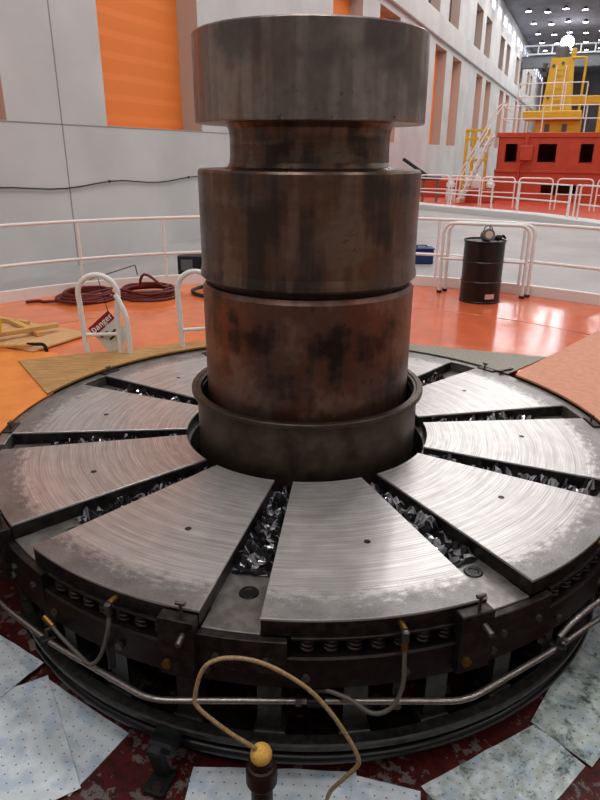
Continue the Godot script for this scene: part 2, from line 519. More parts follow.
	M.rust_pipe = mottled(Color(0.13, 0.08, 0.05), Color(0.22, 0.13, 0.08), 0.05, 0.5, 0.4, 3.0, 0, 27)
	M.yellow_rag = mottled(Color(0.84, 0.62, 0.22), Color(0.92, 0.76, 0.42), 0.05, 0.7, 0, 6.0, 0.5, 28)
	M.sludge = std(Color.WHITE, 0.12, 0.5)
	M.sludge.vertex_color_use_as_albedo = true
	M.bulb = M.lamp_glow

const LAMP_ENERGY := 4.2

# ------------------------------------------------------------------ the scene
func _ready() -> void:
	rng.seed = 77
	var cam := Camera3D.new()
	cam.name = "camera"
	var F := Vector3(-0.01072251, -0.36172515, -0.93222312)
	var R := Vector3(0.99988879, 0.0057847, -0.01374541)
	var U := Vector3(-0.01036469, 0.93226683, -0.3616229)
	cam.transform = Transform3D(Basis(R, U, -F).orthonormalized(), Vector3(0, 2.05146, 4.73021))
	cam.fov = rad_to_deg(2.0 * atan(400.0 / 640.0))
	cam.near = 0.05; cam.far = 300.0
	add_child(cam)
	cam.current = true
	var we := WorldEnvironment.new()
	we.name = "environment"
	var env := Environment.new()
	env.background_mode = Environment.BG_COLOR
	env.background_color = Color(0.02, 0.02, 0.025)
	env.tonemap_mode = Environment.TONE_MAPPER_LINEAR
	env.tonemap_exposure = 1.86
	env.sdfgi_enabled = true; env.ssao_enabled = true; env.ssil_enabled = true
	we.environment = env
	add_child(we)
	make_materials()
	hall()
	lamps()
	decks()
	bearing_base()
	pads()
	shaft()
	pipes()
	sheets()
	deck_things()
	next_unit()

# ---- the hall
func hall() -> void:
	var W := -7.0
	# openings in the left wall: [s0, s1, y0, y1, what]
	var low := [[0.9, 4.2], [6.72, 10.3], [19.3, 22.6], [24.9, 28.2], [36.0, 39.2], [41.3, 44.4], [51.2, 54.4], [56.4, 59.6], [66.1, 69.3], [71.3, 74.5], [81.2, 84.4], [86.4, 89.6], [96.2, 99.4], [101.4, 104.6]]
	var high := [[18.6, 21.6], [23.8, 26.8], [33.4, 36.4], [39.0, 42.3], [48.6, 51.8], [53.6, 56.8], [62.9, 66.0], [68.0, 71.0], [77.5, 80.6], [82.6, 85.6], [92.0, 95.0], [97.0, 100.0]]
	var rects := []
	for a in low: rects.append([a[0], a[1], 2.5, 7.75, 0])
	for a in high: rects.append([a[0], a[1], 9.25, 11.95, 1])
	var s := 55.6
	while s < 120:
		rects.append([s, s + 2.2, 12.9, 13.65, 2]); s += 4.1
	var ss := [-25.0, 125.0]
	var ys := [-0.3, 8.05, 9.2, 14.4, 2.5, 7.75, 9.25, 11.95, 12.9, 13.65]
	for r in rects: ss.append(r[0]); ss.append(r[1])
	ss.sort(); ys.sort()
	var st := mb()
	for i in ss.size() - 1:
		for j in ys.size() - 1:
			var cs: float = (ss[i] + ss[i + 1]) / 2; var cy: float = (ys[j] + ys[j + 1]) / 2
			if ss[i + 1] - ss[i] < 1e-4 or ys[j + 1] - ys[j] < 1e-4: continue
			var solid := true
			for r in rects:
				if cs > r[0] and cs < r[1] and cy > r[2] and cy < r[3]: solid = false
			if solid:
				flat4(st, HP(ss[i], W, ys[j]), HP(ss[i + 1], W, ys[j]), HP(ss[i + 1], W, ys[j + 1]), HP(ss[i], W, ys[j + 1]), SIDE)
	# back of the wall, so that it has thickness
	flat4(st, HP(-25, W - 0.8, -0.3), HP(125, W - 0.8, -0.3), HP(125, W - 0.8, 14.4), HP(-25, W - 0.8, 14.4), -SIDE)
	var wl := struct("wall_left", st, M.wall, "tall pale wall with rows of narrow windows along the hall")
	st = mb()
	hbox(st, -25, 125, W, W + 0.16, 8.05, 9.2, 0.03)
	obj("string_course", st, M.wall, wl)
	st = mb()
	for a in [[5.45, 5.48]]: hbox(st, a[0], a[1], W - 0.01, W + 0.004, -0.1, 8.0, 0.001)
	hbox(st, -10, 19, W - 0.01, W + 0.004, 2.47, 2.495, 0.001)
	obj("panel_joint", st, M.joint, wl)
	var nwin := 0
	for r in rects:
		nwin += 1
		var dep := 0.55 if r[4] < 2 else 0.12
		var wn := Node3D.new()
		wn.name = "window_%d" % nwin
		add_child(wn)
		wn.set_meta("kind", "structure")
		wn.set_meta("label", ["tall window recess in the lower row, orange screen behind it", "narrow upper window recess in the pale wall", "small bright clerestory window under the ceiling"][r[4]])
		st = mb()
		var a := HP(r[0], W, r[2]); var b := HP(r[1], W, r[2]); var c := HP(r[1], W, r[3]); var d := HP(r[0], W, r[3])
		var o := -SIDE * dep
		flat4(st, a, b, b + o, a + o, Vector3.UP)
		flat4(st, d, c, c + o, d + o, Vector3.DOWN)
		flat4(st, a, d, d + o, a + o, HALL)
		flat4(st, b, c, c + o, b + o, -HALL)
		obj("reveal", st, M.wall if r[4] == 2 else M.reveal, wn)
		st = mb()
		if r[4] == 0:
			# a screen of cloth hanging in shallow ripples
			var rows := 40 if nwin < 3 else 8
			for k in rows:
				var y0: float = lerp(r[2], r[3], float(k) / rows); var y1: float = lerp(r[2], r[3], float(k + 1) / rows)
				var e0 := -dep + 0.006 * sin(k * 2.1) ; var e1 := -dep + 0.006 * sin((k + 1) * 2.1)
				flat4(st, HP(r[0], W + e0, y0), HP(r[1], W + e0, y0), HP(r[1], W + e1, y1), HP(r[0], W + e1, y1), SIDE)
			obj("screen", st, M.blind, wn)
		else:
			hbox(st, r[0], r[1], W - dep - 0.02, W - dep, r[2], r[3], 0.001)
			obj("pane", st, M.lit if r[4] == 2 else M.glass_dark, wn)
	# cable clipped along the wall
	var cab := thing("wall_cable", "black cable sagging between clips along the pale wall behind the railing", "cable")
	var pts := []
	for k in 60:
		var q := -6.0 + k * 0.42
		pts.append(HP(q, W + 0.03, 1.45 + 0.035 * sin(q * 2.1) - 0.02 * absf(sin(q * 0.9))))
	st = mb(); tube(st, pts, 0.014, 6); obj("sheath", st, M.rubber, cab)
	for k in 8:
		st = mb(); box(st, pts[k * 7 + 2] - SIDE * 0.01, Vector3(0.04, 0.05, 0.04), 0.004); obj("clip", st, M.rubber, cab)
	# other walls, ceiling
	st = mb(); hbox(st, -25.6, 125.6, 20.0, 20.6, -0.3, 14.4)
	struct("wall_right", st, M.wall, "pale wall on the far side of the hall")
	st = mb(); hbox(st, -25.6, -25.0, -7.6, 20.6, -0.3, 14.4)
	struct("wall_back", st, M.wall, "pale end wall behind the camera")
	st = mb(); hbox(st, 125, 125.6, -7.6, 20.6, -0.3, 14.4)
	struct("wall_front", st, M.ceiling, "dark end wall far down the hall")
	st = mb(); hbox(st, -26, 126, -8, 21, 14.4, 14.8)
	struct("ceiling", st, M.ceiling, "dark grey ceiling dotted with lamps")
	# hall floor round the pit
	st = mb()
	var n := 96
	for k in n:
		var qa := []
		for j in 2:
			var an := 360.0 * (k + j) / n
			var inr := P(6.22, an, -0.02)
			var d2 := P(1, an, 0)
			var tmax := 1e9
			var ds := d2.dot(HALL); var dl := d2.dot(SIDE)
			if ds > 1e-6: tmax = minf(tmax, 125.0 / ds)
			if ds < -1e-6: tmax = minf(tmax, -25.0 / ds)
			if dl > 1e-6: tmax = minf(tmax, 20.0 / dl)
			if dl < -1e-6: tmax = minf(tmax, -7.0 / dl)
			qa.append([inr, Vector3(d2.x * tmax, -0.02, d2.z * tmax), d2])
		flat4(st, qa[0][0], qa[1][0], qa[1][1], qa[0][1], Vector3.UP)
		var dn := Vector3(0, -0.25, 0)
		flat4(st, qa[0][0], qa[1][0], qa[1][0] + dn, qa[0][0] + dn, -qa[0][2])
		flat4(st, qa[0][0] + dn, qa[1][0] + dn, qa[1][1] + dn, qa[0][1] + dn, Vector3.DOWN)
	struct("floor", st, M.floor, "grey painted hall floor beyond the railing")
	# the overhead travelling crane far down the hall
	var g := thing("crane_bridge", "pale lattice crane bridge spanning under the ceiling far down the hall", "crane", HP(82, 6, 11.4))
	var off := -g.position
	st = mb()
	for y in [12.5, 13.35]: hbox(st, 82.0, 82.3, -6.9, 19.8, y, y + 0.16)
	for k in 18: hbox(st, 82.05, 82.2, -6.8 + k * 1.5, -6.65 + k * 1.5, 12.5, 13.4)
	obj("lattice", st, M.girder, g).position = off
	st = mb(); hbox(st, 82.4, 83.2, -6.9, 19.8, 11.2, 12.45, 0.04)
	obj("beam", st, M.girder_dark, g).position = off

func lamps() -> void:
	var st := mb()
	lathe(st, [Vector2(0.0, 0.22), Vector2(0.12, 0.22), Vector2(0.30, 0.0), Vector2(0.27, 0.0), Vector2(0.1, 0.19), Vector2(0, 0.19)], 16)
	var body := st.commit()
	st = mb()
	lathe(st, [Vector2(0.26, 0.0), Vector2(0.26, 0.02), Vector2(0, 0.02)], 16)
	lathe(st, [Vector2(0, -0.03), Vector2(0.18, -0.02), Vector2(0.26, 0.0)], 16)
	var glow := st.commit()
	var cols := [-5.2, -3.6, -2.0, -0.4, 1.2, 5.0, 8.0, 11.0, 14.0, 17.0]
	for i in 19:
		for j in cols.size():
			var s := -12.0 + i * 6.5
			if cols[j] > 3 and i % 2 == 1: continue
			if s < 18.0 and cols[j] < -4.0: continue
			var at := HP(s + (3.2 if j % 2 else 0.0) * 0.3, cols[j], 14.15)
			var t := thing("ceiling_lamp", "small round lamp glowing in the dark ceiling", "lamp", at, "lamps in the ceiling")
			shared("housing", body, M.lamp_body, t, Transform3D.IDENTITY)
			shared("diffuser", glow, M.lamp_glow, t, Transform3D.IDENTITY)
			var l := AreaLight3D.new()
			l.name = "light"
			l.area_size = Vector2(0.45, 0.45)
			l.area_normalize_energy = true
			l.light_energy = LAMP_ENERGY * (1.0 if cols[j] < 3 else 1.25)
			l.light_color = Color(1.0, 0.98, 0.97)
			l.shadow_enabled = true
			l.area_range = 200.0
			l.rotation_degrees = Vector3(-90, 0, 0)
			l.position = Vector3(0, -0.05, 0)
			t.add_child(l)
	# the large globe lamp above the yellow tower
	var gl := thing("globe_lamp", "large white globe lamp glowing above the yellow tower", "lamp", HP(74, -1.85, 12.55))
	st = mb()
	var prof := []
	for k in 13: prof.append(Vector2(0.62 * sin(PI * k / 12), -0.62 * cos(PI * k / 12)))
	lathe(st, prof, 20); obj("globe", st, M.lamp_glow, gl)
	var gol := OmniLight3D.new()
	gol.name = "light"; gol.light_energy = 3.0; gol.light_size = 0.6; gol.omni_range = 200.0; gol.shadow_enabled = true
	gol.position = Vector3(0, -0.75, 0)
	gl.add_child(gol)
	st = mb(); tube(st, [Vector3(0, 0.6, 0), Vector3(0, 1.84, 0)], 0.05); obj("stem", st, M.lamp_body, gl)

# ---- the orange deck round the bearing, the pit under it, the railing on its edge
func decks() -> void:
	var st := mb()
	lathe(st, [Vector2(5.1, PIT), Vector2(5.1, -0.07)], 64)
	struct("wall_pit", st, M.pitwall, "grey concrete round wall of the pit under the deck")
	st = mb()
	lathe(st, [Vector2(5.15, PIT - 0.1), Vector2(5.15, PIT), Vector2(0, PIT)], 64)
	struct("floor_pit", st, M.pitfloor, "dark red painted lower floor with worn grey patches around the bearing")
	var dk := Node3D.new(); dk.name = "floor_deck"; add_child(dk)
	dk.set_meta("kind", "structure"); dk.set_meta("label", "glossy orange deck of steel plates around the bearing")
	var k := 0
	for ring in [[2.55, 4.44], [4.46, 6.2]]:
		var a := 56.0
		while a < 303.0:
			st = mb()
			var a1 := minf(a + 62.0, 304.0)
			sector(st, ring[0], ring[1], a + 0.06, a1 - 0.06, -0.06, 0.0, 0.004, 24)
			obj("deck_plate", st, M.deck[k % 4], dk)
			k += 1
			a = a1
	st = mb(); sector(st, 4.9, 6.2, -56.0, 56.0, -0.06, 0.0, 0.004, 24)  # unseen front deck, added to shade the pit, cut back to admit light
	obj("deck_plate", st, M.deck[1], dk)
	# railing
	var rl := thing("deck_railing", "white tubular railing with toe board around the orange deck", "railing")
	var RR := 6.15
	for h in [1.065, 0.51]:
		var pts := []
		for q in 97: pts.append(P(RR, 360.0 * q / 96, h))
		st = mb(); tube(st, pts, 0.024, 8, false); obj("rail", st, M.white, rl)
	for q in 29:
		var az := -158.0 + q * 12.24
		st = mb(); tube(st, [P(RR, az, 0.0), P(RR, az, 1.065)], 0.022); obj("post", st, M.white, rl)
	st = mb()
	lathe(st, [Vector2(6.13, 0.0), Vector2(6.13, 0.155), Vector2(6.21, 0.155), Vector2(6.21, -0.02)], 96)
	obj("toe_board", st, M.white, rl)
	# loose plates on the deck
	var poly := []
	for q in 15: poly.append(pt2(2.385, -104.0 - q * 4.0))
	poly.append(Vector2(-0.62, -2.58)); poly.append(Vector2(-1.84, -2.03)); poly.append(Vector2(-2.98, -1.53))
	st = mb(); plate(st, poly, 0.012, 0.030)
	tag(obj("plywood_sheet", st, M.ply), "brown plywood sheet lying against the bearing's far left rim", "plywood")
	poly = [Vector2(-3.32, -1.98), Vector2(-2.68, -1.86), Vector2(-2.40, -0.80)]
	for q in 6: poly.append(pt2(2.385, -106.0 + q * 4.4))
	poly.append(Vector2(-5.4, 0.3)); poly.append(Vector2(-5.2, -1.5))
	st = mb(); plate(st, poly, 0.0, 0.012)
	tag(obj("cover_plate", st, M.deck_left), "yellow orange cover plate at the left beside the plywood sheet", "cover plate")
	poly = [Vector2(2.08, -1.30), Vector2(3.60, -2.98), Vector2(5.4, -1.6), Vector2(5.3, 0.6)]
	for q in 8: poly.append(pt2(2.385, 86.0 + q * 5.0))
	st = mb(); plate(st, poly, 0.012, 0.03)
	tag(obj("cover_plate", st, M.deck_right), "matte salmon cover plate with slanting edge at the right of the bearing", "cover plate")
	poly = [Vector2(2.57, -1.88), Vector2(1.17, -2.34), Vector2(0.2, -2.66)]
	for q in 12: poly.append(pt2(2.385, 174.0 - q * 4.6))
	st = mb(); plate(st, poly, 0.0, 0.011)
	tag(obj("steel_cover_plate", st, M.checker), "bare grey steel cover plate behind the bearing, right of the shaft", "cover plate")
	st = mb(); box(st, Vector3(1.99, 0.022, -1.40), Vector3(0.20, 0.015, 0.035), 0.003, 0.55)
	tag(obj("steel_bar", st, M.black), "short black bar lying on the grey steel cover plate", "bar")

func pt2(r: float, az: float) -> Vector2:
	var p := P(r, az, 0)
	return Vector2(p.x, p.z)

# ---- the bearing
const GAPS := [-9.0, 27.0, 63.0, 99.0, 135.0, 171.0, -45.0, -81.0, -117.0, -153.0]

func bearing_base() -> void:
	var b := thing("thrust_bearing", "dark oily steel thrust bearing carcass with springs, columns and ring flanges", "bearing", Vector3(0, PIT, 0))
	var up := Vector3(0, -PIT, 0)
	var st := mb()
	lathe(st, [Vector2(0.93, -0.3), Vector2(0.93, -0.102), Vector2(2.15, -0.102), Vector2(2.15, -0.2)], 96)
	obj("support_ring", st, M.bridge, b).position = up
	st = mb()
	lathe(st, [Vector2(1.9, -0.395), Vector2(2.32, -0.395), Vector2(2.332, -0.385), Vector2(2.335, -0.21), Vector2(2.325, -0.2), Vector2(2.1, -0.2)].map(func(v): return v), 120)
	obj("spring_housing", st, M.oily, b).position = up
	st = mb()
	lathe(st, [Vector2(1.6, PIT), Vector2(1.6, -0.395)], 72)
	obj("void_backing", st, M.black, b).position = up  # black cylinder added behind the columns, stands in for the dark void
	st = mb()
	lathe(st, [Vector2(2.20, -0.88), Vector2(2.27, -0.88), Vector2(2.28, -0.87), Vector2(2.28, -0.84), Vector2(2.27, -0.83), Vector2(2.21, -0.83), Vector2(2.20, -0.84), Vector2(2.20, -0.88)], 120)
	obj("foot_flange", st, M.flange, b).position = up
	st = mb()
	lathe(st, [Vector2(2.05, PIT), Vector2(2.10, PIT), Vector2(2.10, -0.915), Vector2(2.21, -0.905), Vector2(2.21, -0.882), Vector2(2.05, -0.882), Vector2(2.05, PIT)], 96)
	obj("pedestal", st, M.oily, b).position = up
	st = mb()
	var pts := []
	for k in 97: pts.append(P(2.25, 360.0 * k / 96, -0.945))
	tube(st, pts, 0.034, 10); obj("seal_tube", st, M.black, b).position = up
	st = mb(); sector(st, 2.302, 2.382, 80.0, 280.0, -0.2, -0.006, 0.004, 70)
	obj("outer_rim", st, M.bridge, b).position = up
	# columns
	for k in 20:
		var a := -114.0 + k * 12.0 + 1.2
		st = mb()
		sector(st, 2.08, 2.175, a - 1.7, a + 1.7, -0.882, -0.395, 0.003, 1)
		var c := obj("column", st, M.flange, b); c.position = up
		st = mb()
		sector(st, 2.06, 2.195, a - 2.3, a + 2.3, -0.882, -0.84, 0.008, 1)
		obj("foot", st, M.flange, c)
		st = mb()
		hexbolt(st, P(2.335, a + 5.0, -0.31), P(1, a + 5.0, 0), 0.022, 0.02)
		obj("bolt", st, M.bolt, b).position = up
		st = mb()
		hexbolt(st, P(2.24, a + 6.0, -0.83), Vector3.UP, 0.016, 0.012)
		obj("flange_bolt", st, M.bolt, b).position = up
	# per gap: bridge plate, retainer block with pin, end plate
	for a in GAPS:
		st = mb(); sector(st, 2.13, 2.293, a - 3.7, a + 3.7, -0.2, -0.1, 0.004, 3)
		obj("bridge_plate", st, M.bridge, b).position = up
		st = mb(); sector(st, 2.304, 2.372, a - 8.4, a - 3.9, -0.365 if absf(a) < 80 else -0.006, -0.022 if absf(a) < 80 else 0.010, 0.006, 3)
		var blk := obj("retainer_block", st, M.steel, b); blk.position = up
		st = mb()
		tube(st, [P(2.338, a - 5.6, -0.03), P(2.338, a - 5.6, 0.05)], 0.009, 8)
		tube(st, [P(2.338, a - 6.2, 0.055), P(2.338, a - 5.0, 0.055)], 0.011, 8)
		obj("pin", st, M.bolt, blk)
		st = mb(); tube(st, [P(2.36, a - 5.2, -0.10), P(2.43, a - 5.2, -0.115)], 0.017, 10)
		obj("stud", st, M.bolt, blk)
		st = mb(); hexbolt(st, P(2.372, a - 7.4, -0.29), P(1, a - 7.4, 0), 0.026, 0.022)
		obj("bolt", st, M.brass, blk)
		st = mb(); sector(st, 2.297, 2.338, a - 3.9, a + 7.0, -0.30, -0.106, 0.005, 5)
		var ep := obj("end_plate", st, M.steel, b); ep.position = up
		for q in [-1.5, 4.5]:
			st = mb(); hexbolt(st, P(2.338, a + q, -0.22), P(1, a + q, 0), 0.02, 0.02); obj("bolt", st, M.bolt, ep)
		# raised collar round a black disc painted for the dark of a hole
		st = mb()
		lathe(st, [Vector2(0.026, -0.098), Vector2(0.030, -0.094), Vector2(0.048, -0.094), Vector2(0.054, -0.101)], 20, 0, 360, P(2.0, a + 0.6, 0))
		lathe(st, [Vector2(0.0, -0.1012), Vector2(0.026, -0.1005)], 20, 0, 360, P(2.0, a + 0.6, 0))
		obj("threaded_boss", st, M.black, b).position = up
	# springs under the pads that face the camera, and the plate they carry
	st = mb()
	var hel := []
	for q in 49:
		var t := float(q) / 48
		hel.append(Vector3(0.031 * cos(t * TAU * 2.4), -0.2 + 0.012 + t * 0.062, 0.031 * sin(t * TAU * 2.4)))
	tube(st, hel, 0.0115, 6)
	var spr := st.commit()
	for k in 10:
		var c := 9.0 + 36.0 * k
		if c > 180: c -= 360
		st = mb(); sector(st, 2.14, 2.312, c - 10.6, c + 10.2, -0.116, -0.1005, 0.003, 8)
		obj("spring_plate", st, M.steel, b).position = up
		if absf(c) > 100: continue
		for q in 7:
			shared("spring", spr, M.spring, b, Transform3D(Basis(), P(2.268, c - 8.7 + q * 2.9, 0) + up))

func pads() -> void:
	var words := {9.0: "turned metal bearing pad nearest the camera, facing the front right", -27.0: "turned metal bearing pad at the front left with dull grey outer rim", -63.0: "turned metal bearing pad at the left edge, nearer than the plywood", -99.0: "turned metal bearing pad at the left beside the yellow orange plate", -135.0: "turned metal bearing pad at the far left in front of the plywood", -171.0: "turned metal bearing pad hidden behind the shaft", 153.0: "small visible bearing pad at the far right just behind the shaft", 117.0: "turned metal bearing pad at the right in front of the grey steel plate", 81.0: "turned metal bearing pad at the right edge beside the salmon plate", 45.0: "bright turned metal bearing pad at the front right with glaring sheen"}
	var i := 0
	for c in words:
		var t := thing("bearing_pad", words[c], "bearing pad", P(1.6, c, -0.1), "ring of bearing pads")
		var off: Vector3 = -t.position
		var st := mb(); sector(st, 0.95, 2.3, c - 14.25, c + 14.25, -0.014, 0.0, 0.003, 24)
		obj("facing", st, M.pads[i % 3], t).position = off
		st = mb(); sector(st, 0.955, 2.297, c - 14.2, c + 14.2, -0.1, -0.014, 0.001, 16)
		obj("backing", st, M.steel, t).position = off
		st = mb(); lathe(st, [Vector2(0.021, -0.002), Vector2(0.020, 0.0012), Vector2(0.010, 0.0016), Vector2(0, 0.0005)], 14, 0, 360, P(1.68, c + 3.0, 0))
		obj("dark_mark", st, M.steel, t).position = off  # small dark disc set on the pad face
		for q in [-8.0, -5.5, -1.5, 7.0]:
			st = mb(); hexbolt(st, P(2.297, c + q, -0.055), P(1, c + q, 0), 0.012, 0.004); obj("plug", st, M.black, t).position = off  # black heads stand in for the dark of open holes
		# the oil fitting in the middle of the rim
		st = mb(); tube(st, [P(2.29, c + 2.6, -0.05), P(2.36, c + 2.6, -0.045)], 0.017, 8)
		var f := obj("oil_fitting", st, M.brass, t); f.position = off
		st = mb(); box(st, P(2.365, c + 2.6, -0.075), Vector3(0.035, 0.075, 0.035), 0.008, deg_to_rad(c)); obj("elbow", st, M.bolt, f)
		i += 1
	# oily, crumpled scraps in the gaps
	var gw := {-9.0: "black oily scraps in the gap between the two front pads", 27.0: "crumpled oily scraps in the wide gap right of the front pad", 63.0: "crumpled oily scraps in the gap at the right, nearer one", 99.0: "crumpled oily scraps in the gap at the right below the far right pad", 135.0: "crumpled oily scraps in the gap at the far right behind the shaft", -45.0: "black oily scraps in the gap left of the front left pad", -81.0: "black oily scraps in the level gap at the left edge", -117.0: "black oily scraps in the gap at the far left before the plywood"}
	var ns := noise(5, 9.0, 3)
	var nd := noise(6, 4.0, 2)
	for a in gw:
		var st := mb()
		var nr := 64; var na := 7
		var r1: float = {-9.0: 1.86, 27.0: 1.93, 63.0: 2.2, 99.0: 2.02, 135.0: 2.0, -45.0: 1.93, -81.0: 2.0, -117.0: 2.05}[a]
		var lift: float = 0.075 if a < 0 else 0.09
		var grid := []
		for i2 in nr + 1:
			var row := []
			for j2 in na + 1:
				var f := float(i2) / nr
				var r: float = lerp(0.98, r1, f) + rng.randf_range(-0.007, 0.007)
				var w := (float(j2) / na * 2 - 1)
				var az: float = a + w * 3.6 + (rng.randf_range(-0.2, 0.2) if absf(w) < 0.99 else 0.0)
				var p := P(r, az, 0)
				var hh := maxf(0.0, 0.42 + ns.get_noise_2d(p.x, p.z) * 1.1 + nd.get_noise_2d(p.x, p.z) * 0.5 + rng.randf_range(-0.13, 0.13))
				hh *= lift * (1.0 if f < 0.95 else 0.3)
				if absf(w) > 0.99: hh *= 0.5
				row.append(P(r, az, -0.0995 + hh))
			grid.append(row)
		for i2 in nr:
			for j2 in na:
				var q := [grid[i2][j2], grid[i2 + 1][j2], grid[i2 + 1][j2 + 1], grid[i2][j2 + 1]]
				for tr in [[0, 1, 2], [0, 2, 3]]:
					var A: Vector3 = q[tr[0]]; var B: Vector3 = q[tr[1]]; var C: Vector3 = q[tr[2]]
					var n := (B - A).cross(C - A).normalized()
					if n.y < 0: n = -n
					var mid := (A + B + C) / 3
					var pale := nd.get_noise_2d(mid.x * 2.2 + 40, mid.z * 2.2) + rng.randf_range(-0.3, 0.3)
					var lim := 0.26 if a < 0 else 0.04
					var v := 0.012 + rng.randf() * 0.02
					if pale > lim: v = rng.randf_range(0.12, 0.62)  # pale facets: grey film, brightened further to paint in glints
					st.set_color(Color(v, v, v * 1.03))
					tri(st, A, B, C, n, n, n)
		var o := obj("oily_scraps", st, M.sludge)
		tag(o, gw[a], "scraps", "", "stuff")

func shaft() -> void:
	var t := thing("turbine_shaft", "huge rusty brown stepped steel shaft standing in the bearing", "shaft", Vector3(0, PIT, 0))
	var up := Vector3(0, -PIT, 0)
	var R := 0.77
	var st := mb()
	lathe(st, [Vector2(0.3, 2.222), Vector2(R - 0.008, 2.222), Vector2(R, 2.23), Vector2(R, 2.735), Vector2(R - 0.01, 2.745), Vector2(0, 2.745)], 96)
	obj("top_flange", st, M.shaft[0], t).position = up
	st = mb()
	lathe(st, [Vector2(0.60, 1.942), Vector2(0.566, 1.955), Vector2(0.549, 1.985), Vector2(0.545, 2.03), Vector2(0.545, 2.15), Vector2(0.553, 2.19), Vector2(0.575, 2.224)], 96)
	obj("neck", st, M.shaft[1], t).position = up
	st = mb()
	lathe(st, [Vector2(0.7, 1.218), Vector2(0.765, 1.218), Vector2(0.782, 1.235), Vector2(0.780, 1.26), Vector2(R, 1.30), Vector2(R, 1.925), Vector2(R - 0.012, 1.940), Vector2(0.5, 1.944)], 96)
	obj("middle_body", st, M.shaft[1], t).position = up
	st = mb(); lathe(st, [Vector2(0.715, 1.14), Vector2(0.715, 1.24)], 96)
	obj("groove", st, M.oily, t).position = up
	st = mb()
	lathe(st, [Vector2(R, -0.6), Vector2(R, 1.145), Vector2(R - 0.022, 1.175), Vector2(0.70, 1.178)], 96, 0, 360, Vector3.ZERO)
	obj("lower_body", st, M.shaft[2], t).position = up
	st = mb(); lathe(st, [Vector2(0, PIT), Vector2(0.9, PIT), Vector2(0.9, -0.6), Vector2(0, -0.6)], 64)
	obj("coupling", st, M.oily, t).position = up
	var c := thing("bearing_collar", "brown steel collar ring with a thin lip around the foot of the shaft", "collar ring", Vector3(0, -0.6, 0))
	var o := Vector3(0, 0.6, 0)
	st = mb()
	lathe(st, [Vector2(0.815, -0.6), Vector2(0.852, -0.6), Vector2(0.852, 0.325), Vector2(0.858, 0.345)], 96)
	lathe(st, [Vector2(0.824, 0.34), Vector2(0.815, 0.33), Vector2(0.815, -0.6)], 96)
	obj("wall", st, M.collar, c).position = o
	st = mb()
	lathe(st, [Vector2(0.84, 0.345), Vector2(0.885, 0.345), Vector2(0.892, 0.352), Vector2(0.892, 0.378), Vector2(0.886, 0.385), Vector2(0.852, 0.385), Vector2(0.846, 0.376), Vector2(0.828, 0.376), Vector2(0.822, 0.370), Vector2(0.822, 0.33)], 96)
	obj("lip", st, M.collar, c).position = o

